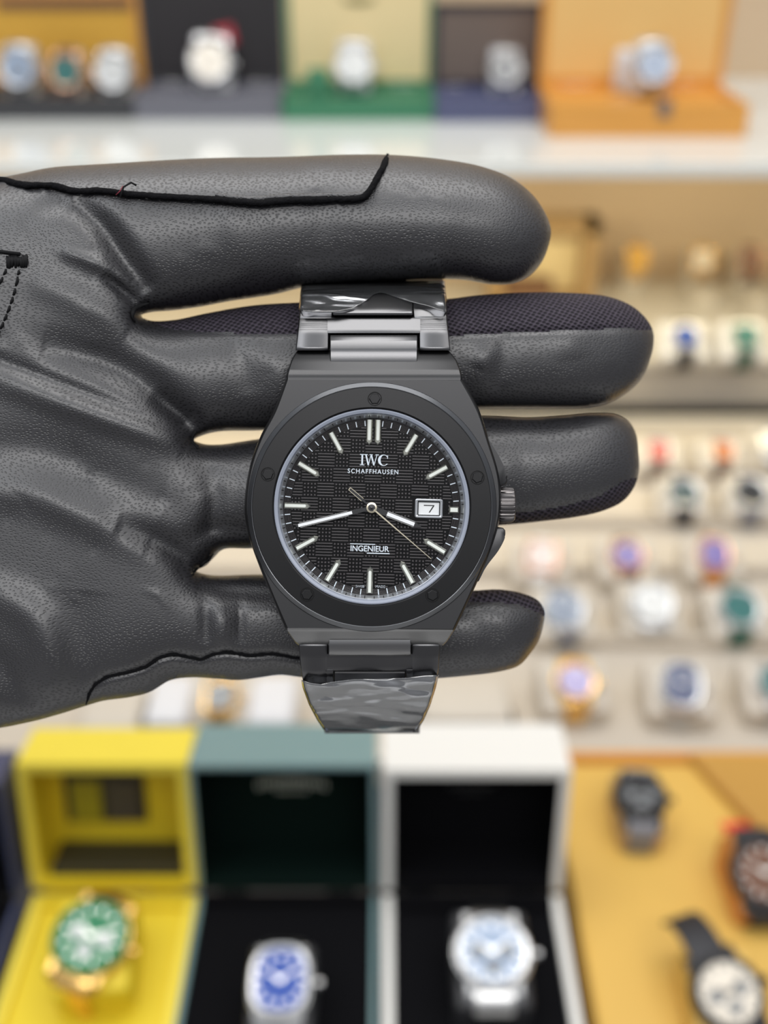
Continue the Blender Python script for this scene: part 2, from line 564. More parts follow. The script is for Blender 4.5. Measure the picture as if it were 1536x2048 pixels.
# yellow
yb, ylid = open_box('watch_box', 'yellow open watch box with two cards in its lid, beside the dark green box', -0.171, BY, B_Z, 0.104, 0.125, BH, 0.092, 0.040, R(10), yel, yel_in, wall=0.006, pad_drop=0.003)
bm = bmesh.new(); box(bm, -0.034, 0.018, 0.030, 0.068, 0.010, 0.013, 0.001); bmo('card_window', bm, C('card_window_dark', (0.03, 0.026, 0.018), 0.5), ylid)
bm = bmesh.new(); box(bm, -0.040, 0.044, 0.0072, 0.0135, 0.010, 0.038, 0.001); bmo('ledge', bm, C('dark_olive_ledge', (0.035, 0.03, 0.012), 0.6), ylid)
for (x0, x1, m_, lab) in ((-0.029, -0.010, C('yellow_black_card', (0.30, 0.26, 0.01), 0.4), 'yellow and black card'), (-0.006, 0.014, C('dark_grey_card', (0.055, 0.05, 0.045), 0.4), 'dark grey card')):
    bm = bmesh.new(); box(bm, x0, x1, 0.032, 0.062, 0.0135, 0.0145, 0.0004)
    c_ = bmo('card', bm, m_, ylid); c_['label'] = lab
# green
gb, glid = open_box('watch_box', 'dark green leather watch box with black lining and foil lettering in its open lid', -0.0615, BY, B_Z, 0.114, 0.125, BH, 0.092, 0.045, R(9), grn, grn_in, wall=0.003, m_pad=blk_in)
strokes(glid, 'foil_lettering', 0.002, 0.055, 0.009, ((0.046, 0.0055, 0, 0.004), (0.022, 0.0025, -0.007, 0.0)), foil)
# white
wb, wlid = open_box('watch_box', 'white watch box with black lining, open beside the honey wooden tray', 0.0560, BY, B_Z, 0.113, 0.125, BH, 0.094, 0.047, R(6), wht, blk_in, wall=0.006)
strokes(wlid, 'foil_lettering', 0.0, 0.054, 0.012, ((0.030, 0.003, 0, 0.0), (0.018, 0.0015, -0.005, 0.0)), C('dim_foil', (0.06, 0.06, 0.06), 0.4))
# navy at the left edge
nb, nlid = open_box('watch_box', 'navy blue watch box with black lining cut off by the left picture edge', -0.289, BY - 0.004, B_Z, 0.116, 0.12, BH, 0.085, 0.035, R(8), navy, blk_in, wall=0.003)

# honey wooden tray on the right
t = tag(empty('wooden_tray', (0.29, 0.475, B_Z)), 'honey coloured wooden display tray holding black and cream dialled watches', 'tray')
bm = bmesh.new(); box(bm, -0.165, 0.235, -0.13, 0.140, 0, 0.070, 0.004)
bmo('tray_block', bm, honey, t)
bm = bmesh.new(); prism(bm, [(-0.060, 0.139), (-0.025, 0.055), (0.234, 0.055), (0.234, 0.139)], 0.0705, 0.080, 0.002)
bmo('raised_corner', bm, C('darker_honey_wood', (0.50, 0.27, 0.055), 0.45, noise=0.1, nscale=12), t)
bm = bmesh.new(); box(bm, -0.165, 0.235, 0.1405, 0.146, 0, 0.076, 0.001)
bmo('back_rail', bm, orange_wood, t)
HZ = B_Z + 0.070


def top_box(label, u0, u1, v1, zoff, bh, d, lh, lt, tilt, **k):
    """box on the upper shelf from its front edge's picture columns (measured on the photo) and the row of its foot"""
    p0, p1 = on_z(u0, v1, SHELF_Z), on_z(u1, v1, SHELF_Z)
    return open_box('watch_box', label, (p0.x + p1.x) / 2, p0.y + d, SHELF_Z, p1.x - p0.x, d, bh, lh, lt, tilt, group='presentation boxes on the upper shelf', **k)


b1, l1 = top_box('dark based box with orange lined lid behind three silver watches on the upper shelf', -60, 268, 240, 0, 0.024, 0.085, 0.105, 0.012, 0.0, m_out=orange_wood, m_in=orange_lin, m_base=dslate, m_pad=dslate, wall=0.006)
bm = bmesh.new(); box(bm, -0.07, 0.09, 0.085, 0.098, 0.010, 0.013, 0.001); bmo('lid_band', bm, brown, l1)
b2, l2 = top_box('black lined box with slate grey base on the upper shelf', 272, 562, 240, 0, 0.027, 0.085, 0.125, 0.012, 0.0, m_out=dslate, m_in=charcoal, m_base=slate, m_pad=slate, wall=0.006)
b3, l3 = top_box('green leather box with cream lining on the upper shelf', 566, 868, 242, 0, 0.024, 0.085, 0.115, 0.012, 0.0, m_out=bright_green, m_in=cream_lin, m_base=bright_green, m_pad=bright_green, wall=0.006)
bm = bmesh.new()
pts = [(0.012 * math.cos(a) * (1.6), 0.007 * math.sin(a)) for a in [math.pi + i * math.pi / 12 for i in range(13)]]
prism(bm, [(p[0], 0.098 + p[1]) for p in pts], 0.010, 0.0115)
bmo('emblem', bm, C('olive_emblem', (0.20, 0.18, 0.06), 0.5), l3)
b4, l4 = top_box('slate blue box with taupe lining between the green box and the wooden box', 870, 1096, 245, 0, 0.025, 0.085, 0.092, 0.012, 0.0, m_out=C('navy_black_lid', (0.02, 0.02, 0.035), 0.5), m_in=taupe, m_base=sblue, m_pad=sblue, wall=0.006)
b5, l5 = top_box('large orange wooden box with amber lining and a small clasp on the upper shelf', 1098, 1490, 275, 0, 0.034, 0.12, 0.17, 0.014, 0.0, m_out=orange_wood, m_in=amber_lin, m_base=orange_wood, m_pad=orange_wood, wall=0.008)
bm = bmesh.new(); box(bm, 0.008, 0.022, -0.1235, -0.1205, 0.022, 0.040, 0.002)
bmo('clasp', bm, C('grey_clasp', (0.22, 0.2, 0.2), 0.4, metal=0.6), b5)
# small green card stand in front of the green lid
p = on_z(635, 190, SHELF_Z + 0.0285)
bm = bmesh.new(); box(bm, -0.013, 0.013, -0.008, 0.008, 0, 0.034, 0.003)
tag(bmo('ring_stand', bm, bright_green, loc=(p.x, p.y + 0.02, SHELF_Z + 0.0202)), 'small green block stand inside the green box with cream lining', 'stand')


# ------------------------------------------------------------------ background watches
def gmat(key, col, rough=0.3, metal=0.0, **k):
    if key not in M:
        M[key] = mat(key, col, rough, metal=metal, **k)
    return M[key]


gmat('case_silver', (0.62, 0.62, 0.62), 0.28, 1.0)
gmat('case_gold', (0.90, 0.58, 0.20), 0.22, 1.0)
gmat('case_black', (0.03, 0.03, 0.032), 0.35, 0.6)
gmat('case_rose', (0.75, 0.45, 0.30), 0.25, 1.0)
for k_, c_ in dict(white=(0.68, 0.69, 0.68), black=(0.012, 0.012, 0.014), cream=(0.82, 0.75, 0.64), green=(0.015, 0.20, 0.08), blue=(0.015, 0.07, 0.36), navy=(0.03, 0.05, 0.15),
                   purple=(0.16, 0.10, 0.38), lavender=(0.40, 0.34, 0.62), red=(0.55, 0.10, 0.09), orange=(0.50, 0.14, 0.03), teal=(0.03, 0.16, 0.15), grey=(0.22, 0.23, 0.24),
                   bluegrey=(0.13, 0.18, 0.27), pink=(0.72, 0.60, 0.56), copper=(0.16, 0.075, 0.045), dteal=(0.025, 0.06, 0.06), amber=(0.75, 0.42, 0.06), ice=(0.36, 0.45, 0.60)).items():
    gmat('dial_' + k_, c_, 0.4, spec=0.2)
for k_, c_ in dict(black=(0.02, 0.02, 0.025), brown=(0.14, 0.07, 0.04), orange=(0.62, 0.24, 0.05), white=(0.8, 0.8, 0.8), green=(0.03, 0.10, 0.07), grey=(0.2, 0.2, 0.22), tan=(0.5, 0.33, 0.16)).items():
    gmat('strap_' + k_, c_, 0.55)
M['strap_silver'] = M['case_silver']
M['strap_gold'] = M['case_gold']
mesh_cache = {}


def cached(key, build):
    if key not in mesh_cache:
        bm = bmesh.new()
        build(bm)
        bmesh.ops.recalc_face_normals(bm, faces=bm.faces)
        me = bpy.data.meshes.new(key[0])
        bm.to_mesh(me)
        bm.free()
        me.polygons.foreach_set('use_smooth', [True] * len(me.polygons))
        try:
            me.set_sharp_from_angle(angle=R(35))
        except Exception:
            pass
        mesh_cache[key] = me
    return mesh_cache[key]


def part(name, key, build, m, parent):
    me = cached((name,) + key + (m.name,), build)
    if not me.materials:
        me.materials.append(m)
    o = bpy.data.objects.new(name, me)
    COL.objects.link(o)
    o.parent = parent
    return o


def plan(kind, r, n=48):
    """outline of a case: round, square or tonneau"""
    out = []
    for i in range(n):
        a = 2 * math.pi * i / n
        c, s = math.cos(a), math.sin(a)
        if kind == 'round':
            out.append((r * c, r * s))
        elif kind == 'square':
            e = 0.32
            out.append((0.90 * r * math.copysign(abs(c) ** e, c), 0.98 * r * math.copysign(abs(s) ** e, s)))
        else:
            e = 0.72
            out.append((0.92 * r * math.copysign(abs(c) ** e, c), 1.12 * r * math.copysign(abs(s) ** e, s)))
    return out


def layers(bm, pl, prof):
    loft(bm, [[(x * k, y * k, z) for x, y in pl] for k, z in prof])


def watch(label, loc, tilt, roll, dia=0.040, case='silver', dial='black', strap='black', kind='round', ring=None, chrono=False, group=None, yaw=0.0, name='wristwatch', cat='watch', strapw=0.5, glass=True, hands='white', long_strap=False):
    Rm = Matrix.Rotation(yaw, 3, 'Z') @ Matrix.Rotation(tilt, 3, 'X') @ Matrix.Rotation(roll, 3, 'Z')
    root = tag(empty(name, loc, mat3=Rm), label, cat, group)
    r = dia / 2
    mc, md, ms = M['case_' + case], M['dial_' + dial], M['strap_' + strap]
    key = (kind, round(r, 4))

    def f_case(bm):
        layers(bm, plan(kind, r), [(0.80, 0.0), (0.94, 0.001), (1.0, 0.003), (1.0, 0.0065), (0.97, 0.0078), (0.85, 0.0085), (0.84, 0.0074)])
        for sx in (-1, 1):
            for sy in (-1, 1):
                x = sx * r * 0.60
                ring = lambda y, z0, z1, hw: [(x - hw, sy * y, z0), (x + hw, sy * y, z0), (x + hw, sy * y, z1), (x - hw, sy * y, z1)]
                loft(bm, [ring(r * 0.62, 0.0015, 0.0072, 0.0021), ring(r * 1.03, 0.001, 0.006, 0.0018), ring(r * 1.17, -0.001, 0.003, 0.0014)])
    part('case', key, f_case, mc, root)

    def f_bez(bm):
        pl = plan(kind, r)
        loft(bm, [[(x * k, y * k, z) for x, y in pl] for k, z in [(0.95, 0.0076), (0.95, 0.0092), (0.90, 0.0102), (0.80, 0.0098), (0.78, 0.0082)]], False, False)
    part('bezel', key, f_bez, M['case_' + ring] if ring in ('silver', 'gold', 'black', 'rose') else (M['dial_' + ring] if ring else mc), root)

    def f_dial(bm):
        layers(bm, plan(kind, r), [(0.80, 0.0070), (0.80, 0.0083)])
    part('dial', key, f_dial, md, root)
    hm = M['ink'] if hands == 'black' else M['steel']

    def f_mark(bm):
        for i in range(12):
            a = i * math.pi / 6
            rr = r * 0.66
            c, s = math.cos(a), math.sin(a)
            L_, W_ = r * 0.07, r * 0.022
            q = [(-L_, -W_), (L_, -W_), (L_, W_), (-L_, W_)]
            prism(bm, [(rr * c + x * c - y * s, rr * s + x * s + y * c) for x, y in q], 0.0083, 0.0088)
    part('hour_markers', key, f_mark, hm, root)
    for nm, L_, W_, a in (('hour_hand', 0.42, 0.030, R(150)), ('minute_hand', 0.62, 0.022, R(30))):
        def f_hand(bm, L_=L_, W_=W_, a=a):
            c, s = math.cos(a), math.sin(a)
            q = [(-0.1 * r, -W_ * r), (L_ * r, -W_ * r * 0.4), (L_ * r, W_ * r * 0.4), (-0.1 * r, W_ * r)]
            prism(bm, [(x * c - y * s, x * s + y * c) for x, y in q], 0.0090, 0.0093)
        part(nm, key, f_hand, hm, root)
    if chrono:
        for i, (cx, cy) in enumerate(((-0.36, 0), (0.36, 0), (0, -0.38))):
            def f_sub(bm, cx=cx, cy=cy):
                lathe(bm, [(r * 0.19, 0.0083), (r * 0.19, 0.0087), (r * 0.15, 0.0087), (r * 0.15, 0.0084)], 24, cx * r, cy * r)
            part('subdial', key + (i,), f_sub, M['dial_grey'] if dial != 'green' else M['dial_white'], root)

    def f_crown(bm):
        tube(bm, [(r * 0.97, 0, 0.0048), (r * 1.06, 0, 0.0048), (r * 1.06, 0, 0.0048), (r * 1.20, 0, 0.0048)], [0.0014, 0.0014, 0.0026, 0.0025], 12)
    part('crown', key, f_crown, mc, root)
    metal = strap in ('silver', 'gold')
    for sy, nm in ((1, 'strap'), (-1, 'strap')):
        def f_strap(bm, sy=sy):
            path = [(r * 0.93, 0.0045), (r * 1.10, 0.0036), (r + 0.0050, 0.0010), (r + 0.0068, -0.003), (r + 0.0074, -0.009), (r + 0.0075, -0.018), (r + 0.0075, -0.028)]
            if long_strap and sy == 1:
                path = [(r * 0.93, 0.0045), (r * 1.15, 0.0038), (r + 0.010, 0.0022), (r + 0.020, -0.003), (r + 0.027, -0.012), (r + 0.029, -0.022)]
            pp = catmull([Vector((a, b, 0)) for a, b in path], 0.0018)
            rings = []
            n = len(pp)
            for i, p_ in enumerate(pp):
                tt = (pp[min(i + 1, n - 1)] - pp[max(i - 1, 0)]).normalized()
                nn = Vector((-tt.y, tt.x))
                hw = r * strapw * (1 - 0.12 * i / n)
                th = 0.0011
                if metal and i % 3 == 2:
                    th *= 0.55
                    hw *= 0.97
                a_ = (p_.x + nn.x * th, p_.y + nn.y * th)
                b_ = (p_.x - nn.x * th, p_.y - nn.y * th)
                rings.append([(-hw, sy * b_[0], b_[1]), (hw, sy * b_[0], b_[1]), (hw, sy * a_[0], a_[1]), (hw * 0.9, sy * (a_[0] + nn.x * th * .3), a_[1] + nn.y * th * .3),
                              (-hw * 0.9, sy * (a_[0] + nn.x * th * .3), a_[1] + nn.y * th * .3), (-hw, sy * a_[0], a_[1])])
            loft(bm, rings)
        part(nm, key + (strapw, metal, sy, long_strap), f_strap, ms, root)
    if glass:
        def f_glass(bm):
            layers(bm, plan(kind, r), [(0.79, 0.0096), (0.76, 0.0103), (0.60, 0.0108), (0.3, 0.0110), (0.01, 0.0110)])
        part('glass', key, f_glass, M['crystal'], root)
    return root


def pillow(label, loc, tilt, yaw, r, wd, floor, m, group=None, roll=0.0, name='watch_cushion', depth=0.022):
    """wedge cushion under a watch: its top slope carries the watch, its foot stands level on the floor"""
    hl = r + 0.0058
    ct, st = math.cos(tilt), math.sin(tilt)
    fz = floor - loc.z
    T1 = (-hl * ct, -hl * st)
    T2 = (hl * ct, hl * st)
    dn = (st, -ct)
    k1 = max(0.004, min(depth, (T1[1] - fz - 0.001) / max(1e-4, ct)))
    B1 = (T1[0] + dn[0] * k1, T1[1] + dn[1] * k1)
    k2 = min(depth, (T2[1] - fz - 0.002) / max(1e-4, ct))
    B2 = (T2[0] + dn[0] * k2, T2[1] + dn[1] * k2)
    pts = [T1, T2, B2, (B2[0], fz), (B1[0], fz)]
    if B1[1] - fz > 0.0015:
        pts.append(B1)
    root_m = Matrix.Rotation(yaw, 3, 'Z')
    bm = bmesh.new()
    lo = [bm.verts.new((-wd / 2, y, z)) for y, z in pts]
    hi = [bm.verts.new((wd / 2, y, z)) for y, z in pts]
    n = len(pts)
    bm.faces.new(lo); bm.faces.new(list(reversed(hi)))
    for i in range(n):
        j = (i + 1) % n
        bm.faces.new((lo[i], lo[j], hi[j], hi[i]))
    bmesh.ops.recalc_face_normals(bm, faces=bm.faces)
    bmesh.ops.bevel(bm, geom=[e for e in bm.edges if max(v.co.z for v in e.verts) > fz + 0.003], offset=0.0035, segments=3, affect='EDGES', profile=0.5)
    # origin at the foot
    off = Vector((0, 0, fz))
    for v in bm.verts:
        v.co -= off
    o = bmo(name, bm, m, smooth=40)
    o.location = loc + off
    o.rotation_euler = (0, 0, yaw)
    tag(o, label, 'cushion', group)
    return o


def seated(u, v, hz, floor, tilt, label, plabel, dia=0.040, pm='pillow', pw=None, pgroup=None, yaw=0.0, roll=0.0, **k):
    loc = on_z(u, v, hz)
    n = Matrix.Rotation(yaw, 3, 'Z') @ Matrix.Rotation(tilt, 3, 'X') @ Vector((0, 0, 1))
    loc = loc - n * 0.009
    wobj = watch(label, loc + n * 0.0006, tilt, roll, dia, yaw=yaw, **k)
    if plabel:
        pillow(plabel, loc, tilt, yaw, dia / 2, pw or dia * 0.95, floor, M[pm], pgroup)
    return wobj


TG = 'watches in the beige tray'
CG = 'cushions in the beige tray'
TF = COUNTER_Z - 0.02 + 0.012
WH = TF + 0.040
rows = [
    # u, v, dia, case, dial, strap, kind, tilt, label
    (1318, 902, .034, 'silver', 'red', 'brown', 'square', 30, 'square red dialled watch in the back row of the tray, nearest the ring finger'),
    (1447, 902, .034, 'silver', 'orange', 'brown', 'square', 30, 'square rust orange dialled watch in the back row of the tray'),
    (1552, 885, .042, 'silver', 'white', 'silver', 'round', 30, 'white dialled steel watch at the right end of the back row'),
    (1368, 985, .040, 'silver', 'dteal', 'black', 'round', 30, 'dark teal dialled watch on black strap in the second tray row'),
    (1502, 985, .042, 'silver', 'black', 'grey', 'round', 30, 'charcoal dialled watch at the right end of the second tray row'),
    (1084, 1112, .038, 'rose', 'pink', 'white', 'square', 30, 'pale pink square dialled watch below the crown side of the ring finger'),
    (1255, 1110, .036, 'rose', 'purple', 'brown', 'round', 30, 'purple dialled watch with brown surround in the third tray row'),
    (1430, 1108, .036, 'rose', 'purple', 'orange', 'tonneau', 30, 'purple dialled watch with orange strap in the third tray row'),
    (1128, 1218, .042, 'silver', 'bluegrey', 'grey', 'round', 30, 'blue grey dialled watch just right of the little fingertip'),
    (1304, 1205, .044, 'silver', 'white', 'silver', 'round', 30, 'bright white dialled silver watch in the fourth tray row'),
    (1480, 1215, .042, 'silver', 'teal', 'green', 'round', 30, 'silver watch with muted green dial in the fourth tray row'),
    (1152, 1362, .038, 'gold', 'lavender', 'gold', 'round', 28, 'gold watch with lavender dial in the front tray row'),
    (1364, 1368, .040, 'silver', 'navy', 'silver', 'tonneau', 28, 'steel watch with navy dial in the front tray row'),
    (1560, 1365, .040, 'silver', 'teal', 'silver', 'round', 28, 'teal dialled watch cut by the right edge in the front tray row'),
    (440, 1392, .032, 'gold', 'grey', 'gold', 'square', 28, 'gold square watch with grey dial under the gloved palm'),
]
for (u, v, dia, case, dial, strap, kind, tl, lab) in rows:
    side = 'tan' if u < 700 else 'cream'
    pl = '%s cushion under the %s' % (side, lab.split(' in the ')[0].split(' at the ')[0].split(' below ')[0].split(' just ')[0].split(' under ')[0].split(' cut ')[0])
    seated(u, v, WH, TF, R(tl), lab, pl, dia, case=case, dial=dial, strap=strap, kind=kind, group=TG, pgroup=CG, pw=0.058, yaw=R(random.uniform(-4, 4)), roll=R(random.uniform(-6, 6)), strapw=0.5)

# empty cushions / blocks in the tray
def block(label, u, v, wd, dp, ht, m, name='watch_cushion', cat='cushion', group=None, z=None, yaw=0.0):
    z = TF if z is None else z
    p_ = on_z(u, v, z + ht)
    bm = bmesh.new(); box(bm, -wd / 2, wd / 2, -dp / 2, dp / 2, 0, ht, min(wd, dp, ht) * 0.16, 3)
    return tag(bmo(name, bm, m, smooth=40, loc=(p_.x, p_.y, z), rot=(0, 0, yaw)), label, cat, group)


block('white leatherette block left of the gold square watch', 340, 1392, 0.036, 0.060, 0.040, M['pillow_white'], name='display_block', cat='display block', group='pale blocks under the palm')
block('white leatherette block between the gold square watch and the bracelet', 545, 1392, 0.040, 0.060, 0.040, M['pillow_white'], name='display_block', cat='display block', group='pale blocks under the palm')
block('cream leatherette block behind the yellow box', 225, 1412, 0.050, 0.055, 0.034, M['pillow'], name='display_block', cat='display block', group='pale blocks under the palm')
block('cream display block with a black foot right of the bracelet end', 930, 1392, 0.075, 0.055, 0.036, M['pillow'], name='display_block', cat='display block')
p = on_z(945, 1432, TF + 0.006)
bm = bmesh.new(); box(bm, -0.036, 0.036, -0.008, 0.008, 0, 0.008, 0.002)
tag(bmo('price_rail', bm, M['ink'], loc=(p.x, p.y, TF)), 'short black rail at the foot of the cream display block', 'rail')

# watches on the stepped deck and stands in the warm recess
SG = 'watches on the raised step'
for (u, v, dia, case, dial, strap, kind, tl, lab, pl, pm) in [
    (1372, 672, .040, 'silver', 'blue', 'black', 'round', 40, 'blue dialled watch at the front edge of the raised step', 'white cushion under the blue dialled watch', 'pillow_white'),
    (1492, 672, .042, 'silver', 'teal', 'green', 'square', 40, 'dark green square watch at the front edge of the raised step', 'white cushion under the dark green square watch', 'pillow_white'),
]:
    seated(u, v, STEP_Z + 0.036, STEP_Z, R(tl), lab, pl, dia, pm=pm, case=case, dial=dial, strap=strap, kind=kind, group=SG, pgroup='white cushions on the raised step', pw=0.060)
for (u, v, dia, case, dial, strap, kind, lab, pl) in [
    (1272, 520, .034, 'gold', 'amber', 'gold', 'square', 'bright gold square watch standing high at the back of the raised step', 'pale stand behind under the bright gold square watch'),
    (1402, 522, .034, 'gold', 'cream', 'tan', 'square', 'pale gold watch standing behind the blue dialled one', 'pale stand under the pale gold watch'),
    (1500, 525, .036, 'rose', 'copper', 'brown', 'square', 'brown copper watch standing at the far right of the raised step', 'pale stand under the brown copper watch'),
]:
    q = on_y(u, v, 1.545)
    loc = Vector((q.x, 1.545, q.z))
    n = Matrix.Rotation(R(60), 3, 'X') @ Vector((0, 0, 1))
    watch(lab, loc + n * 0.0006, R(60), 0, dia, case=case, dial=dial, strap=strap, kind=kind, group=SG)
    pillow(pl, loc, R(60), 0, dia / 2, 0.034, STEP_Z, M['pillow'], 'pale stands at the back of the step')
for (u, v, rr, lab) in ((1410, 582, 0.022, 'round cream disc stand behind the blue dialled watch'), (1520, 590, 0.018, 'round cream disc stand behind the dark green square watch')):
    q = on_z(u, v, STEP_Z + 0.02)
    bm = bmesh.new(); lathe(bm, [(rr * 0.9, 0), (rr, 0.002), (rr, 0.018), (rr * 0.93, 0.021), (0.001, 0.021)], 40)
    tag(bmo('disc_stand', bm, M['pillow'], smooth=40, loc=(q.x, q.y, STEP_Z)), lab, 'stand', 'round disc stands')
# tan framed display case in the recess
q0, q1 = on_y(985, 445, 1.50), on_y(1205, 445, 1.50)
wd = q1.x - q0.x
hh = q0.z - STEP_Z
tan = C('tan_frame_leather', (0.42, 0.27, 0.12), 0.5)
t = tag(empty('display_case', ((q0.x + q1.x) / 2, 1.50, STEP_Z)), 'tan open display case with pale lining behind the two longest fingers', 'case')
bm = bmesh.new()
box(bm, -wd / 2, -wd / 2 + 0.022, 0, 0.05, 0, hh, 0.002); box(bm, wd / 2 - 0.022, wd / 2, 0, 0.05, 0, hh, 0.002)
box(bm, -wd / 2, wd / 2, 0, 0.05, hh - 0.018, hh, 0.002); box(bm, -wd / 2, wd / 2, 0, 0.05, 0, 0.012, 0.002)
bmo('frame', bm, tan, t)
bm = bmesh.new(); box(bm, -wd / 2 + 0.02, wd / 2 - 0.02, 0.035, 0.045, 0.01, hh - 0.016)
bmo('back_lining', bm, cream_lin, t)
bm = bmesh.new(); box(bm, -wd / 2 + 0.023, wd / 2 - 0.06, 0.006, 0.034, 0.0125, 0.035, 0.003)
bmo('inner_ledge', bm, brown, t)

# upper shelf watches (stand almost upright)
UG = 'watches on the upper shelf'
for (u, v, base, dia, case, dial, strap, kind, chrono, lab) in [
    (40, 138, 0.0202, .046, 'silver', 'ice', 'silver', 'round', True, 'silver chronograph at the far left of the upper shelf'),
    (135, 146, 0.0202, .042, 'rose', 'teal', 'brown', 'round', False, 'rose gold watch with mint dial between two silver ones on the upper shelf'),
    (228, 146, 0.0202, .044, 'silver', 'white', 'silver', 'round', False, 'white dialled steel watch third from the left on the upper shelf'),
    (422, 124, 0.0232, .052, 'silver', 'cream', 'silver', 'round', False, 'large cream dialled watch inside the black lined box'),
    (708, 132, 0.0202, .046, 'silver', 'white', 'silver', 'round', False, 'white dialled watch inside the green box with cream lining'),
    (1010, 140, 0.0212, .040, 'silver', 'grey', 'silver', 'round', True, 'grey dialled watch inside the slate blue box'),
    (1305, 132, 0.0302, .044, 'silver', 'ice', 'silver', 'round', False, 'pale blue dialled steel watch inside the large wooden box'),
]:
    ypl = 1.385 if u < 1200 else 1.31
    q = on_y(u, v, ypl)
    tl = R(70)
    n = Matrix.Rotation(tl, 3, 'X') @ Vector((0, 0, 1))
    watch(lab, q + n * 0.0006, tl, R(random.uniform(-8, 8)), dia, case=case, dial=dial, strap=strap, kind=kind, chrono=chrono, group=UG, strapw=0.45)
    pillow('white stand behind the ' + lab.split(' on the upper')[0].split(' at the far')[0].split(' inside')[0].split(' third')[0].split(' between')[0], q, tl, 0, dia / 2, dia * 0.8, SHELF_Z + base, M['pillow_white'] if u > 300 else M['pillow'], 'stands on the upper shelf')
q = on_y(449, 72, 1.40)
bm = bmesh.new(); box(bm, -0.012, 0.012, -0.001, 0.001, -0.011, 0.011, 0.0008)
rt = bmo('swing_tag', bm, C('dark_red_tag', (0.45, 0.03, 0.05), 0.5), loc=q, rot=(0, R(-12), 0))
tag(rt, 'small red tag hanging above the large cream dialled watch', 'tag')
q = on_z(1262, 185, SHELF_Z + 0.0302)
bm = bmesh.new(); box(bm, -0.020, 0.020, -0.008, 0.008, 0, 0.046, 0.006, 3)
tag(bmo('display_block', bm, M['pillow_white'], smooth=40, loc=(q.x, q.y + 0.01, SHELF_Z + 0.0302)), 'cream upright block left of the pale blue watch in the large wooden box', 'display block')

# watches in the front boxes
PZ = B_Z + BH - 0.0035
seated(182, 1872, PZ + 0.044, PZ + 0.0008, R(15), 'green dialled gold chronograph in the yellow box', 'yellow cushion under the green dialled gold chronograph', 0.046, pm='pillow', case='gold', dial='green', strap='gold', ring='green', chrono=True, yaw=R(6), roll=R(-22), strapw=0.46, pgroup='cushions in the front boxes')
bpy.data.objects['watch_cushion'].name = 'watch_cushion'
for o in COL.objects:
    if o.get('label') == 'yellow cushion under the green dialled gold chronograph':
        o.data.materials[0] = yel_in
seated(560, 1960, PZ + 0.044, PZ, R(13), 'steel tonneau watch with bright blue dial in the green box', 'black cushion under the steel tonneau watch', 0.038, pm='counter', case='silver', dial='blue', strap='silver', kind='tonneau', strapw=0.62, pgroup='cushions in the front boxes')
seated(985, 1902, PZ + 0.042, PZ, R(14), 'silver chronograph with pale blue dial in the white box', 'black cushion under the silver chronograph', 0.045, pm='counter', case='silver', dial='ice', strap='silver', chrono=True, strapw=0.5, pgroup='cushions in the front boxes')
seated(1282, 1590, HZ + 0.034, HZ + 0.0004, R(12), 'black dialled black cased watch on grey strap at the back of the wooden tray', 'tan cushion under the black cased watch', 0.038, pm='strap_tan', case='black', dial='black', strap='grey', chrono=True, roll=R(-4), pgroup='cushions on the wooden tray', pw=0.03)
seated(1530, 1745, HZ + 0.036, HZ + 0.0004, R(32), 'black watch with copper dial cut by the right picture edge', 'orange cushion under the black watch with copper dial', 0.044, pm='strap_orange', case='black', dial='copper', strap='black', pgroup='cushions on the wooden tray', pw=0.035)
seated(1458, 1985, HZ + 0.036, HZ + 0.0004, R(24), 'cream dialled black chronograph on a dark strap in the lower right corner', 'amber cushion under the cream dialled chronograph', 0.043, pm='pillow', case='black', dial='cream', strap='black', chrono=True, roll=R(18), long_strap=True, hands='black', pgroup='cushions on the wooden tray', pw=0.04)
for o in COL.objects:
    if o.get('label') == 'amber cushion under the cream dialled chronograph':
        o.data.materials[0] = honey
q = on_z(1488, 1658, HZ + 0.002)
bm = bmesh.new(); prism(bm, [(-0.012, -0.007), (0.012, -0.007), (0.010, 0.007), (-0.014, 0.007)], 0, 0.002, 0.0005)
tag(bmo('swing_tag', bm, red, loc=(q.x, q.y, HZ)), 'bright red tag on the wooden tray behind the copper dialled watch', 'tag')

# ------------------------------------------------------------------ the gloved hand
def K(u, v, h, org=(0.0, 0.0)):
    """camera-aligned local point (metres) at pixel (u, v), h metres in front of the watch plane"""
    d = DIST - h
    return Vector(((u - 768) / F_PX * d - org[0], (1024 - v) / F_PX * d - org[1], h))


HAND_O = ((200 - 768) / F_PX * DIST, (1024 - 950) / F_PX * DIST)
WATCH_C = (743.5, 1014.5)
WO = ((WATCH_C[0] - 768) / F_PX * DIST, (1024 - WATCH_C[1]) / F_PX * DIST)

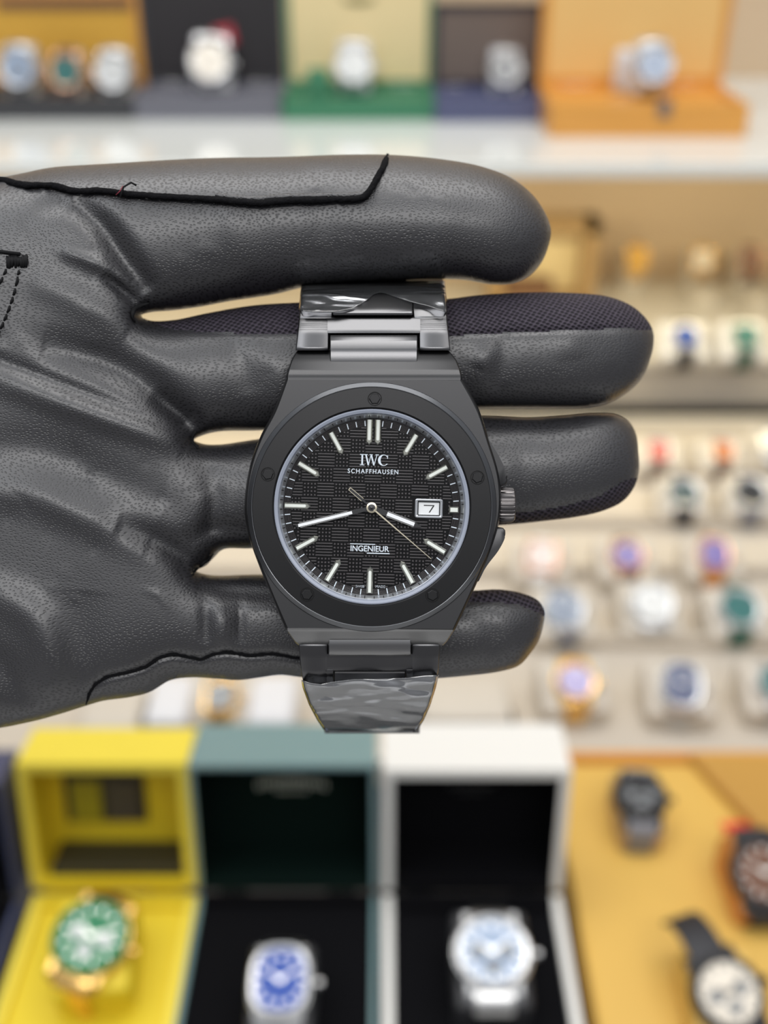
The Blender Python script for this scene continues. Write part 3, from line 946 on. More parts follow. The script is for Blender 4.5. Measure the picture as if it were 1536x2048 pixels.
OUT = [
    # top edge of the hand, from the wrist to the tip of the index finger
    (-620, 560), (-480, 470), (-330, 400), (-180, 366), (-60, 356), (0, 354), (45, 346), (100, 335), (200, 328), (300, 322), (420, 316), (550, 314), (700, 309), (790, 310), (880, 318), (960, 332), (1020, 354),
    (1062, 386), (1090, 425), (1102, 460), (1097, 492), (1083, 525), (1060, 551), (1030, 566), (985, 569), (930, 560), (860, 558), (780, 561), (700, 565), (606, 575), (553, 588), (456, 603), (404, 613), (345, 621), (300, 625),
    (281, 632), (300, 641), (347, 640), (416, 626), (505, 611), (597, 605), (700, 601), (800, 600), (893, 598), (960, 590), (1050, 585), (1150, 586), (1215, 593), (1262, 611), (1292, 637),
    (1306, 662), (1307, 690), (1299, 722), (1285, 755), (1258, 783), (1218, 806), (1170, 815), (1090, 817), (1000, 817), (955, 818), (850, 826), (700, 842), (600, 855), (521, 861), (440, 863), (408, 870),
    (388, 880), (408, 888), (440, 889), (519, 878), (600, 872), (700, 860), (850, 842), (955, 832), (1060, 835), (1130, 831), (1185, 827), (1232, 829), (1258, 843), (1272, 868), (1277, 905), (1278, 940),
    (1268, 975), (1245, 1003), (1205, 1022), (1150, 1034), (1085, 1042), (1030, 1048), (900, 1058), (700, 1075), (600, 1090), (500, 1097), (446, 1099), (428, 1115), (412, 1131), (392, 1141), (420, 1150), (521, 1149), (620, 1155),
    (760, 1178), (880, 1186), (950, 1181), (1000, 1179), (1045, 1187), (1075, 1200), (1089, 1222), (1086, 1252), (1077, 1282), (1060, 1308), (1038, 1331), (1000, 1343), (940, 1351), (870, 1357), (780, 1362), (680, 1360),
    (600, 1354), (560, 1350), (520, 1355), (478, 1360), (430, 1357), (382, 1355), (340, 1361), (300, 1384), (262, 1394), (205, 1402), (174, 1411), (120, 1428), (60, 1444), (-20, 1458),
    (-150, 1458), (-300, 1425), (-450, 1380), (-620, 1330)]
outl = catmull([Vector((a, b)) for a, b in OUT], 5.0) + [Vector((-620, 1100)), Vector((-620, 800))]
PO = np.array([(p.x, p.y) for p in outl], dtype=np.float64)


def inside_poly(P, X, Y):
    ins = np.zeros(X.shape, bool)
    n = len(P)
    for i in range(n):
        x0, y0 = P[i]; x1, y1 = P[(i + 1) % n]
        if y0 == y1:
            continue
        c = ((y0 > Y) != (y1 > Y))
        xi = (x1 - x0) * (Y - y0) / (y1 - y0) + x0
        ins ^= c & (X < xi)
    return ins


def nearest_on_poly(P, px, py):
    """closest outline point for each query"""
    n = len(P)
    best = np.full(px.shape, 1e18)
    bx_ = np.zeros(px.shape); by_ = np.zeros(px.shape)
    for i in range(n):
        x0, y0 = P[i]; x1, y1 = P[(i + 1) % n]
        dx, dy = x1 - x0, y1 - y0
        L = dx * dx + dy * dy
        if L < 1e-9:
            continue
        t = np.clip(((px - x0) * dx + (py - y0) * dy) / L, 0, 1)
        qx, qy = x0 + t * dx, y0 + t * dy
        d = (px - qx) ** 2 + (py - qy) ** 2
        m = d < best
        best = np.where(m, d, best); bx_ = np.where(m, qx, bx_); by_ = np.where(m, qy, by_)
    return np.sqrt(best), bx_, by_


CELL = 4.0
gx = np.arange(-624, 1320, CELL); gy = np.arange(296, 1476, CELL)
NX, NY = len(gx), len(gy)
GX, GY = np.meshgrid(gx, gy)
INS = inside_poly(PO, GX, GY)
CX, CY = GX[:-1, :-1] + CELL / 2, GY[:-1, :-1] + CELL / 2
CIN = inside_poly(PO, CX, CY)
# inflate: screened Poisson on the grid
U = INS.astype(np.float32).copy()
k_s = np.float32((CELL / 60.0) ** 2)
msk = INS.astype(np.float32)
for it in range(1500):
    s = np.zeros_like(U)
    s[1:-1, 1:-1] = U[:-2, 1:-1] + U[2:, 1:-1] + U[1:-1, :-2] + U[1:-1, 2:]
    s[1:-1, 0] = U[:-2, 0] + U[2:, 0] + 2 * U[1:-1, 1]
    U = (s + k_s) / (4 + k_s) * msk
used = np.zeros((NY, NX), bool)
used[:-1, :-1] |= CIN; used[1:, :-1] |= CIN; used[:-1, 1:] |= CIN; used[1:, 1:] |= CIN
# vertices on the rim of the used cells
allin = np.ones((NY, NX), bool)
pad = np.zeros((NY + 1, NX + 1), bool); pad[1:-1, 1:-1] = CIN
allin = pad[:-1, :-1] & pad[1:, :-1] & pad[:-1, 1:] & pad[1:, 1:]
rim = used & ~allin
VX, VY = GX.copy(), GY.copy()
rr_, cc_ = np.nonzero(rim)
dist_, bx0, by0 = nearest_on_poly(PO, GX[rr_, cc_], GY[rr_, cc_])
VX[rr_, cc_] = bx0; VY[rr_, cc_] = by0
# smooth the first rows inside for even quads
H0 = np.sqrt(np.clip(U, 0, 1))
H0[rim] = 0
H = H0.copy()
for it in range(4):
    s = (H[:-2, 1:-1] + H[2:, 1:-1] + H[1:-1, :-2] + H[1:-1, 2:]) / 4
    Hn = H.copy(); Hn[1:-1, 1:-1] = 0.5 * H[1:-1, 1:-1] + 0.5 * s
    H = np.where(rim | ~used, 0, np.where(H0 > 0.5, Hn, H0 * 0.5 + Hn * 0.5))


def seg_field(pts, wd, X, Y, taper=False):
    """gaussian ridge along a polyline; wd in pixels"""
    best = np.full(X.shape, 1e9)
    S = np.zeros(X.shape)
    if taper and len(pts) > 2:
        pts = [(p.x, p.y) for p in catmull([Vector(p) for p in pts], 25.0)]
    n = len(pts) - 1
    for i, ((x0, y0), (x1, y1)) in enumerate(zip(pts, pts[1:])):
        dx, dy = x1 - x0, y1 - y0
        t = np.clip(((X - x0) * dx + (Y - y0) * dy) / (dx * dx + dy * dy), 0, 1)
        d = (X - x0 - t * dx) ** 2 + (Y - y0 - t * dy) ** 2
        S = np.where(d < best, (i + t) / n, S)
        best = np.minimum(best, d)
    g = np.exp(-best / (wd * wd))
    if taper:
        g = g * np.clip(np.sin(np.pi * np.clip(S * 0.9 + 0.05, 0, 1)), 0, 1) ** 0.8 * (0.75 + 0.5 * S)
    return g


FOLDS = [  # polyline, width px, depth mm (negative = valley)
    ([(140, 405), (200, 450), (250, 520), (300, 585)], 24, -1.9),
    ([(60, 420), (140, 405)], 22, -0.5),
    ([(205, 545), (250, 585), (285, 618)], 13, -1.3),
    ([(120, 500), (200, 530), (260, 570)], 14, 0.7),
    ([(60, 560), (150, 600), (260, 660)], 26, 0.6),
    ([(80, 690), (200, 720), (300, 775), (400, 860)], 34, -2.0),
    ([(300, 790), (360, 830), (395, 875)], 20, -1.6),
    ([(-60, 740), (80, 790), (220, 840), (370, 890)], 24, 1.1),
    ([(-80, 690), (60, 745), (200, 800), (330, 850)], 14, -0.6),
    ([(-80, 900), (80, 900), (220, 960), (330, 1010)], 42, -0.9),
    ([(-80, 990), (60, 990), (180, 1040), (300, 1090)], 30, 0.9),
    ([(230, 1050), (330, 1090), (395, 1140)], 24, -1.5),
    ([(360, 1090), (420, 1060), (500, 1060)], 18, -0.8),
    ([(395, 1145), (410, 1170), (450, 1180), (560, 1185)], 16, -1.0),
    ([(-40, 1180), (60, 1230), (110, 1330), (120, 1400)], 34, 1.2),
    ([(-80, 1290), (0, 1330), (60, 1420)], 30, -1.0),
    ([(170, 1180), (160, 1280), (150, 1390)], 40, -0.6),
    ([(440, 1200), (445, 1290)], 16, 0.6),
    ([(410, 1200), (412, 1290)], 12, -0.5),
    ([(480, 1200), (482, 1290)], 10, -0.4),
    ([(520, 700), (560, 740), (560, 830)], 26, 0.5),
    ([(420, 650), (470, 700), (500, 790)], 22, -0.35),
    ([(470, 910), (500, 960), (500, 1060)], 24, 0.6),
    ([(410, 920), (430, 990), (420, 1070)], 20, -0.7),
    ([(1000, 620), (1010, 700), (990, 790)], 18, -0.4),
    ([(1130, 620), (1150, 720)], 30, 0.4),
    ([(980, 690), (960, 740)], 20, 0.5),
    ([(640, 330), (650, 420), (640, 540)], 30, -0.4),
    ([(480, 340), (470, 440), (500, 560)], 30, 0.4),
    ([(870, 330), (880, 430), (860, 540)], 34, 0.3),
    ([(1040, 860), (1050, 960), (1030, 1020)], 24, -0.35),
    ([(960, 1220), (985, 1270), (980, 1330)], 18, -0.5),
    ([(1030, 1290), (1060, 1260)], 14, -0.4),
    ([(1190, 650), (1240, 720), (1220, 790)], 20, -0.3),
]
fold = np.zeros_like(GX)
for pts, wd_, dp in FOLDS:
    fold += 1.35 * dp * seg_field(pts, wd_ * 1.1, GX, GY, True)
# small seam scallops along the lower edge
LOW_SEAM = [(172, 1411), (178, 1390), (190, 1370), (215, 1354), (255, 1345), (290, 1334), (318, 1316), (345, 1309), (380, 1315), (402, 1319), (425, 1309), (455, 1305), (500, 1311), (545, 1308), (600, 1318), (680, 1326)]
fold += -0.9 * seg_field(LOW_SEAM, 7, GX, GY)
fold += 0.35 * seg_field([(x, y + 16) for x, y in LOW_SEAM], 9, GX, GY)
# finger knit seams: the leather meets the knit in a shallow groove
MID_SEAM_R = [(880, 673), (960, 668), (1050, 664), (1150, 660), (1240, 657), (1320, 660)]
MID_SEAM_L = [(281, 632), (300, 645), (340, 657), (420, 665), (520, 667), (600, 666), (700, 668), (880, 673)]
RING_SEAM = [(990, 1030), (1060, 1023), (1130, 1012), (1200, 992), (1250, 960)]
PINK_SEAM = [(930, 1204), (980, 1202), (1040, 1210), (1080, 1226), (1098, 1240)]
for sm in (MID_SEAM_R, MID_SEAM_L, RING_SEAM, PINK_SEAM):
    fold += -0.45 * seg_field(sm, 6, GX, GY)
rng = np.random.RandomState(4)
for i in range(240):      # gentle leather unevenness
    x0, y0 = rng.uniform(-600, 1300), rng.uniform(300, 1450)
    a = rng.uniform(-0.7, 0.7); L = rng.uniform(20, 70)
    fold += rng.uniform(-0.17, 0.17) * seg_field([(x0, y0), (x0 + L * .5 * math.cos(a), y0 + L * .5 * math.sin(a)), (x0 + L * math.cos(a + .3), y0 + L * math.sin(a + .3))], rng.uniform(7, 20), GX, GY, True)

palm = 1 / (1 + np.exp((GX - 380) / 90.0))                # 1 on the palm, 0 on the fingers
tipdrop = np.clip((GX - 900) / 400, 0, 1) ** 1.6
hc = (-21.5 + 2.5 * palm - 3.5 * tipdrop)
hc += 1.5 * np.exp(-((GY - 430) / 110.0) ** 2) * (1 - palm)      # index rides nearer
hc -= 2.5 * np.exp(-((GX + 620) / 260.0) ** 2)
front = hc + 13.0 * H + fold * np.clip(H * 1.25, 0, 1) ** 2
back = hc - 12.5 * H


def hand_mesh():
    idx = -np.ones((NY, NX), int)
    ys, xs = np.nonzero(used)
    idx[ys, xs] = np.arange(len(ys))
    nb = len(ys)
    d = DIST * 1000 - front[ys, xs]
    fx = (VX[ys, xs] - 768) / F_PX * d / 1000 - HAND_O[0]
    fy = (1024 - VY[ys, xs]) / F_PX * d / 1000 - HAND_O[1]
    fco = np.stack([fx, fy, front[ys, xs] / 1000], 1)
    d = DIST * 1000 - back[ys, xs]
    bxx = (VX[ys, xs] - 768) / F_PX * d / 1000 - HAND_O[0]
    byy = (1024 - VY[ys, xs]) / F_PX * d / 1000 - HAND_O[1]
    bco = np.stack([bxx, byy, back[ys, xs] / 1000], 1)
    cy, cx = np.nonzero(CIN)
    q = np.stack([idx[cy, cx], idx[cy + 1, cx], idx[cy + 1, cx + 1], idx[cy, cx + 1]], 1)
    isrim = rim[ys, xs]
    bi = np.where(isrim, np.arange(nb), np.arange(nb) + nb)
    qb = bi[q][:, ::-1]
    return fco, bco, q, qb, (CX[cy, cx], CY[cy, cx])


fco, bco, qf, qb, (fcx, fcy) = hand_mesh()
ALLCO = np.concatenate([fco, bco])


def sub_mesh(name, quads, m, parent):
    used_v, inv = np.unique(quads.reshape(-1), return_inverse=True)
    me = bpy.data.meshes.new(name)
    co = ALLCO[used_v]
    me.vertices.add(len(co)); me.vertices.foreach_set('co', co.reshape(-1))
    nq = len(quads)
    me.loops.add(nq * 4); me.loops.foreach_set('vertex_index', inv.reshape(-1).astype(np.int32))
    me.polygons.add(nq)
    me.polygons.foreach_set('loop_start', np.arange(0, nq * 4, 4, dtype=np.int32))
    me.update(calc_edges=True)
    me.validate()
    me.polygons.foreach_set('use_smooth', [True] * len(me.polygons))
    return link(name, me, m, parent)


hand = tag(empty('gloved_hand', CAM + CROT @ Vector((HAND_O[0], HAND_O[1], -DIST)), mat3=CROT), 'open hand in black leather glove with knit finger sides behind the black wristwatch', 'hand')
REG = {
    'middle_knit': MID_SEAM_L[:-1] + MID_SEAM_R + [(1330, 560), (1000, 570), (700, 585), (606, 590), (456, 611), (300, 633)],
    'ring_knit': RING_SEAM + [(1300, 950), (1290, 1040), (1100, 1062), (985, 1066)],
    'pinky_knit': PINK_SEAM + [(1110, 1180), (1000, 1165), (880, 1170), (880, 1206)],
}
reg_id = np.zeros(len(qf), int)
for i, (k_, pts) in enumerate(REG.items()):
    reg_id[inside_poly(np.array(pts, float), fcx, fcy)] = i + 1
sub_mesh('leather_glove', np.concatenate([qf[reg_id == 0], qb]), M['leather'], hand)
for i, lab in enumerate(('purple black knit side of the middle finger', 'dark knit side of the ring finger', 'dark knit side of the little finger')):
    o = sub_mesh('knit_side', qf[reg_id == i + 1], M['knit'], hand)
    o['label'] = lab


def hand_h(u, v):
    """front surface height (m) of the hand at a pixel"""
    i = int(round((v - gy[0]) / CELL)); j = int(round((u - gx[0]) / CELL))
    i = max(0, min(NY - 1, i)); j = max(0, min(NX - 1, j))
    if not used[i, j]:
        best = None
        for di in range(-6, 7):
            for dj in range(-6, 7):
                a, b = i + di, j + dj
                if 0 <= a < NY and 0 <= b < NX and used[a, b]:
                    dd = di * di + dj * dj
                    if best is None or dd < best[0]:
                        best = (dd, front[a, b])
        return (best[1] if best else -20.0) / 1000
    return front[i, j] / 1000


# raw-edged seam strip across the index finger: a narrow fin standing up from the leather
def fin(name, pts, wpx, h_up, m, parent, seed=1, jit=0.8, lift=0.0):
    rnd = random.Random(seed)
    pp = catmull([Vector(p) for p in pts], 5.0)
    rings = []
    n = len(pp)
    ws = 0
    for i, p in enumerate(pp):
        t = (pp[min(i + 1, n - 1)] - pp[max(i - 1, 0)]).normalized()
        nn = Vector((-t.y, t.x))
        e = min(1, i / 3, (n - 1 - i) / 3) if n > 8 else 1
        e = max(0.35, e)
        ws = 0.7 * ws + 0.3 * rnd.uniform(-1, 1)
        p = p + nn * ws * jit * 2
        w_ = wpx * e * (1 + 0.25 * ws)
        hh0 = hand_h(p.x, p.y) + lift
        up = h_up * (1 + rnd.uniform(-.12, .12))
        ring = []
        for k in range(8):
            a = 2 * math.pi * k / 8
            q = p + nn * (w_ * 0.5 * math.cos(a))
            q = q + nn * rnd.uniform(-jit, jit) * 0.8
            ring.append(K(q.x, q.y, hh0 + up * 0.5 + up * (0.5 + rnd.uniform(-.12, .12)) * math.sin(a), HAND_O))
        rings.append(ring)
    bm = bmesh.new(); loft(bm, rings)
    return bmo(name, bm, m, parent, smooth=True)


INDEX_SEAM = [(-160, 352), (-60, 352), (5, 360), (45, 369), (110, 372), (150, 382), (200, 381), (255, 388), (330, 393), (430, 399), (510, 406), (560, 402), (620, 400), (680, 399), (722, 396), (737, 385), (752, 360), (768, 330), (776, 307)]
fin('raw_edge_seam', INDEX_SEAM, 13, 0.0013, M['raw_edge'], hand, 3, lift=0.0001)
fin('seam_fold', [(x, y - 9) for x, y in INDEX_SEAM[9:-3]], 9, 0.0005, M['leather'], hand, 5, lift=0.0003)
fin('seam_edge', LOW_SEAM[:-1], 6, 0.0004, M['raw_edge'], hand, 8, jit=0.3, lift=0.0)
for sd, pts in ((11, [(271, 644), (264, 632), (268, 619), (284, 610), (300, 606)]), (12, [(392, 862), (384, 874), (384, 886), (396, 896)]), (13, [(386, 1150), (392, 1138), (410, 1124), (428, 1108)])):
    o = fin('finger_root_seam', pts, 9, 0.0009, M['thread'], hand, sd, lift=0.0001)
# stitching: a bar tack and two rows of stitches at the left edge
def stitches(name, pts, L, r):
    bm = bmesh.new()
    pp = catmull([Vector(p) for p in pts], 1.0)
    i = 0
    while i + L < len(pp):
        a, b = pp[i], pp[i + L]
        m_ = (a + b) / 2
        tube(bm, [K(a.x, a.y, hand_h(a.x, a.y) - 0.0001, HAND_O), K(m_.x, m_.y, hand_h(m_.x, m_.y) + 0.00025, HAND_O), K(b.x, b.y, hand_h(b.x, b.y) - 0.0001, HAND_O)], r, 6)
        i += L + 5
    return bmo(name, bm, M['thread'], hand, smooth=True)


stitches('stitching', [(38, 542), (30, 580), (15, 625), (-10, 680), (-60, 760)], 13, 0.00022)
stitches('stitching', [(12, 540), (2, 562), (-20, 600), (-60, 660)], 13, 0.00022)
bm = bmesh.new()
rnd = random.Random(5)
for i in range(16):
    x = 14 + i * 2.6
    a, b = (x, 512 + rnd.uniform(-3, 3)), (x + rnd.uniform(-2, 2), 534 + rnd.uniform(-3, 3))
    z = lambda q, e: K(q[0], q[1], hand_h(q[0], q[1]) + e, HAND_O)
    mid_ = ((a[0] + b[0]) / 2, (a[1] + b[1]) / 2)
    tube(bm, [z(a, 0), z(mid_, 0.0004), z(b, 0)], 0.0002, 6)
tube(bm, [K(-30, 508, hand_h(-30, 508), HAND_O), K(0, 503, hand_h(0, 503) + .0002, HAND_O), K(40, 508, hand_h(40, 508) + .0002, HAND_O)], 0.0003, 6)
bmo('bar_tack', bm, M['thread'], hand, smooth=True)
bm = bmesh.new()
tube(bm, [K(240, 396, hand_h(240, 400) + 0.001, HAND_O), K(247, 374, hand_h(247, 380) + 0.0022, HAND_O), K(262, 365, hand_h(262, 370) + 0.002, HAND_O), K(273, 371, hand_h(273, 374) + 0.0012, HAND_O)], 0.00017, 6)
bmo('loose_thread', bm, M['thread'], hand, smooth=True)
bm = bmesh.new()
tube(bm, [K(232, 390, hand_h(232, 394) + 0.0012, HAND_O), K(240, 382, hand_h(240, 388) + 0.0018, HAND_O), K(246, 372, hand_h(246, 380) + 0.0016, HAND_O)], 0.00008, 5)
o = bmo('loose_thread', bm, mat('dull_red_thread', (0.25, 0.03, 0.05), 0.8), hand, smooth=True)
o['label'] = 'tiny red thread'
# forearm in a dark sleeve, out of the frame
bm = bmesh.new()
rings = []
for i, (u, v, a, b) in enumerate(((-560, 950, 0.031, 0.016), (-620, 950, 0.034, 0.020), (-700, 955, 0.037, 0.024), (-1100, 990, 0.042, 0.034), (-1900, 1080, 0.050, 0.046), (-3100, 1250, 0.058, 0.054))):
    c = K(u, v, -0.021 - 0.004 * i, HAND_O)
    rings.append([(c.x, c.y + a * math.cos(2 * math.pi * k / 32), c.z + b * math.sin(2 * math.pi * k / 32)) for k in range(32)])
loft(bm, rings)
bmo('jacket_sleeve', bm, M['sleeve'], hand, smooth=True)

# ------------------------------------------------------------------ the black wristwatch
WR = tag(empty('hero_wristwatch', CAM + CROT @ Vector((WO[0], WO[1], -DIST)), mat3=CROT), 'black coated steel wristwatch with textured black dial, held on the gloved fingers', 'watch')
WR.name = 'wristwatch'
MM = 0.001
W = lambda u, v, h: K(u, v, h * MM, WO)


def wprism(name, pts, h0, h1, m, parent=WR, bev=0.0, seg=2, smooth=30, step=None, bm=None):
    """outline in pixels -> prism between heights h0 (back) and h1 (front), in mm"""
    if step:
        pts = [(p.x, p.y) for p in catmull([Vector(p) for p in pts], step, closed=True)]
    b = bm or bmesh.new()
    P = [W(u, v, h1) for u, v in pts]
    prism(b, [(p.x, p.y) for p in P], h0 * MM, h1 * MM, bev * MM, seg)
    if bm is None:
        return bmo(name, b, m, parent, smooth=smooth)


# case: stacked outlines, flat plateau, sloping end facets, waisted sides
def sm(pts, step=4.0):
    return [(p.x, p.y) for p in catmull([Vector(p) for p in pts], step)]


LEFT = [(574, 757), (550, 822), (523, 874), (503, 930), (493, 985), (492, 1030), (503, 1082), (533, 1162), (574, 1258)]
RIGHT = [(907, 1260), (946, 1177), (974, 1113), (993, 1057), (1000, 1010), (996, 950), (976, 882), (956, 821), (922, 758)]
plateau = []
_pl = sm(LEFT) + sm(RIGHT)
for _i, _a in enumerate(_pl):
    _b = _pl[(_i + 1) % len(_pl)]
    _n = max(1, int(math.hypot(_b[0] - _a[0], _b[1] - _a[1]) / 6))
    plateau += [(_a[0] + (_b[0] - _a[0]) * _k / _n, _a[1] + (_b[1] - _a[1]) * _k / _n) for _k in range(_n)]
cxp, cyp = 744, 1012


def outset(pts, d):
    out = []
    n = len(pts)
    for i in range(n):
        a, b = Vector(pts[i - 1]), Vector(pts[(i + 1) % n])
        t = (b - a).normalized()
        nn = Vector((-t.y, t.x))
        out.append((pts[i][0] - nn.x * -d, pts[i][1] - nn.y * -d))
    return out


sgn = 1
test = outset(plateau, 5)
if abs(test[20][0] - cxp) < abs(plateau[20][0] - cxp):
    sgn = -1
O = lambda d: outset(plateau, sgn * d)
bm = bmesh.new()
rings = []
for d, h in ((-14, -9.6), (-4, -9.2), (1.5, -7.5), (2.5, -4.5), (2.0, -2.2), (0.0, -1.25), (-2.5, -1.0), (-5, -1.0)):
    if d < 0:
        rings.append([W(cxp + (u - cxp) * (1 + d / 250), cyp + (v - cyp) * (1 + d / 250), h) for u, v in plateau])
    else:
        rings.append([W(u, v, h) for u, v in O(d)])
bc0 = W(743.5, 1013.5, 0)
rin = 198.0 * DIST / F_PX
for zz in (-1.0, -6.0):       # bore under the bezel
    rings.append([(bc0.x + rin * math.cos(a_), bc0.y + rin * math.sin(a_), zz * MM) for a_ in [math.atan2(p_.y - bc0.y, p_.x - bc0.x) for p_ in rings[7]]])
loft(bm, rings)
bmo('case', bm, M['pvd'], WR, smooth=28)
# end facets (lugs): ruled slabs sloping back towards the bracelet
def facet(name, rows_, thick, m, n=14, bulge=0.0):
    """rows_: list of (v, u0, u1, h); lofted as a slab with rounded long edges"""
    bm = bmesh.new()
    rings = []
    vs = [r[0] for r in rows_]
    steps = n
    for i in range(steps + 1):
        t = i / steps
        v = vs[0] + (vs[-1] - vs[0]) * t
        key = sorted(rows_, key=lambda r: r[0])
        u0 = float(np.interp(v, [r[0] for r in key], [r[1] for r in key]))
        u1 = float(np.interp(v, [r[0] for r in key], [r[2] for r in key]))
        h = float(np.interp(v, [r[0] for r in key], [r[3] for r in key])) + bulge * math.sin(math.pi * t)
        e = 3.0
        rings.append([W(u0, v, h - thick), W(u1, v, h - thick), W(u1, v, h - 0.35), W(u1 - e, v, h), W(u0 + e, v, h), W(u0, v, h - 0.35)])
    loft(bm, rings)
    return bmo(name, bm, m, WR, smooth=40)


facet('upper_lug', [(760, 573, 924, -1.02), (752, 573, 924, -1.15), (740, 576, 921, -1.9), (720, 583, 913, -3.2), (706, 591, 902, -4.4), (700, 596, 896, -5.4)], 4.0, M['pvd'])
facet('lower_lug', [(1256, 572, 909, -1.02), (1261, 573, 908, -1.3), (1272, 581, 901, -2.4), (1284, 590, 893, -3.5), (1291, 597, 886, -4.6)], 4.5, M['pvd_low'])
# case back
bm = bmesh.new(); lathe(bm, [(0.0165, -0.0094), (0.0163, -0.0106), (0.0135, -0.0112), (0.0001, -0.0112)], 64)
bmo('case_back', bm, M['pvd'], WR, smooth=30)
# crown guards and crown
wprism('crown_guard', [(958, 845), (985, 891), (1001, 918), (1012, 943), (1015, 961), (1010, 970), (996, 972), (985, 940), (970, 900)], -7.0, -2.0, M['pvd'], bev=0.35, step=5)
wprism('crown_guard', [(992, 1057), (1007, 1056), (1011, 1061), (1010, 1075), (997, 1101), (975, 1130), (953, 1164), (970, 1110)], -7.0, -2.6, M['pvd'], bev=0.35, step=5)
bm = bmesh.new()
c0 = W(992, 1010, -4.8); c1 = W(1029, 1010, -4.8)
rr = 35 / F_PX * (DIST + 0.0048)
nt = 26
def gear(x, k, ridge):
    out = []
    for i in range(nt * 6):
        a = 2 * math.pi * i / (nt * 6)
        ph = (i % 6)
        rad = rr * k * (1.0 if ph in (0, 1, 2, 3) else 1 - ridge)
        out.append((x, c0.y + rad * math.cos(a), c0.z + rad * 0.92 * math.sin(a)))
    return out
loft(bm, [gear(c0.x, 0.7, 0), gear(c0.x + 0.0004, 0.96, 0.0), gear(c0.x + 0.0007, 1.0, 0.055), gear(c1.x - 0.0006, 1.0, 0.055), gear(c1.x - 0.0002, 0.95, 0.03), gear(c1.x, 0.84, 0)])
bmo('crown', bm, M['crown'], WR, smooth=20)

# bezel: flat ring with chamfered outer edge
PXM = (DIST + 0.0) / F_PX            # metres per pixel in the watch plane
BC = W(743.5, 1013.5, 0)
bm = bmesh.new()
prof = [(246, -1.3), (240, -0.2), (239, 0.12), (238, 0.22), (199, 0.30), (196.5, 0.20), (195, -0.6), (195, -1.3)]
lathe(bm, [(r_ * PXM, h * MM) for r_, h in prof], 160, BC.x, BC.y, closed=True)
bmo('bezel', bm, M['pvd_bezel'], WR, smooth=4)
bm = bmesh.new()
lathe(bm, [(r_ * PXM, h * MM) for r_, h in [(195.5, -1.0), (195.3, 0.12), (193, 0.20), (188, 0.05), (186.5, -0.35), (185.2, -1.2)]], 160, BC.x, BC.y, closed=True)
bmo('crystal_gasket', bm, M['gasket'], WR, smooth=40)
bm = bmesh.new()
lathe(bm, [(r_ * PXM, h * MM) for r_, h in [(187, -0.7), (185.2, -0.8), (179.5, -1.9), (179.5, -2.4), (187, -2.4)]], 160, BC.x, BC.y, closed=True)
reh = bmo('inner_flange', bm, M['silver_ring'], WR, smooth=30)
bm = bmesh.new()
for i in range(60):
    a = math.radians(i * 6 + 1.5)
    r0, r1 = 184.8 * PXM, 180.0 * PXM
    for hw in (0.9 * PXM,):
        c, s = math.cos(a), math.sin(a)
        q = []
        for (rad, z, sd) in ((r0, -0.86, -1), (r1, -1.80, -1), (r1, -1.80, 1), (r0, -0.86, 1)):
            q.append(bm.verts.new((BC.x + rad * c - sd * hw * s, BC.y + rad * s + sd * hw * c, z * MM)))
        bm.faces.new(q)
bmo('flange_tick', bm, M['ink'], reh)  # reflections of the minute ticks, painted on the flange as black quads
bpy.data.objects['flange_tick'].name = 'flange_scale'
bm = bmesh.new()
lathe(bm, [(r_ * PXM, h * MM) for r_, h in [(252, -1.4), (250.5, -0.75), (249.5, -0.60), (240.5, 0.10), (239.2, 0.06), (239, -1.2)]], 160, BC.x, BC.y, closed=True)
bmo('bezel_chamfer', bm, M['chamfer'], WR, smooth=12)
# screws
for i, (u, v) in enumerate(((749.5, 797.5), (955, 955), (865, 1190.5), (614, 1189), (535.5, 948.5))):
    c = W(u, v, 0.3)
    bm = bmesh.new()
    lathe(bm, [(14.2 * PXM, 0.20 * MM), (14.0 * PXM, 0.37 * MM), (12.6 * PXM, 0.37 * MM), (12.4 * PXM, 0.25 * MM)], 40, c.x, c.y, closed=True)
    rg = bmo('bezel_screw', bm, M['pvd_dark'], WR, smooth=30)
    bm = bmesh.new()
    a0 = 0.3 * i
    pts = [(c.x + 11.6 * PXM * math.cos(a0 + k * math.pi / 3), c.y + 11.6 * PXM * math.sin(a0 + k * math.pi / 3)) for k in range(6)]
    prism(bm, pts, 0.2 * MM, 0.44 * MM, 0.12 * MM)
    bmo('hex_head', bm, M['pvd_bezel'], rg)

# ---- dial, in a frame turned 1.5 degrees clockwise about the dial centre
DH = -2.3
DC = W(743.5, 1015.5, DH)
DP = (DIST - DH * MM) / F_PX        # metres per pixel on the dial
ROT = R(-1.5)


def dl(x, y, h=0.0, px=DP):
    """dial frame in pixels (y up) -> local point; h mm above the dial"""
    c, s = math.cos(ROT), math.sin(ROT)
    return Vector((DC.x + (x * c - y * s) * px, DC.y + (x * s + y * c) * px, (DH + h) * MM))


def dprism(bm, pts, h0, h1, bev=0.0, seg=1):
    P = [dl(x, y) for x, y in pts]
    prism(bm, [(p.x, p.y) for p in P], (DH + h0) * MM, (DH + h1) * MM, bev * MM, seg)


def rot2(pts, a, cx=0, cy=0):
    c, s = math.cos(a), math.sin(a)
    return [(cx + x * c - y * s, cy + x * s + y * c) for x, y in pts]


bm = bmesh.new()
lathe(bm, [(181 * DP, (DH - 0.4) * MM), (181 * DP, DH * MM)], 128, DC.x, DC.y)
dial = bmo('dial', bm, M['dial'], WR, smooth=30)
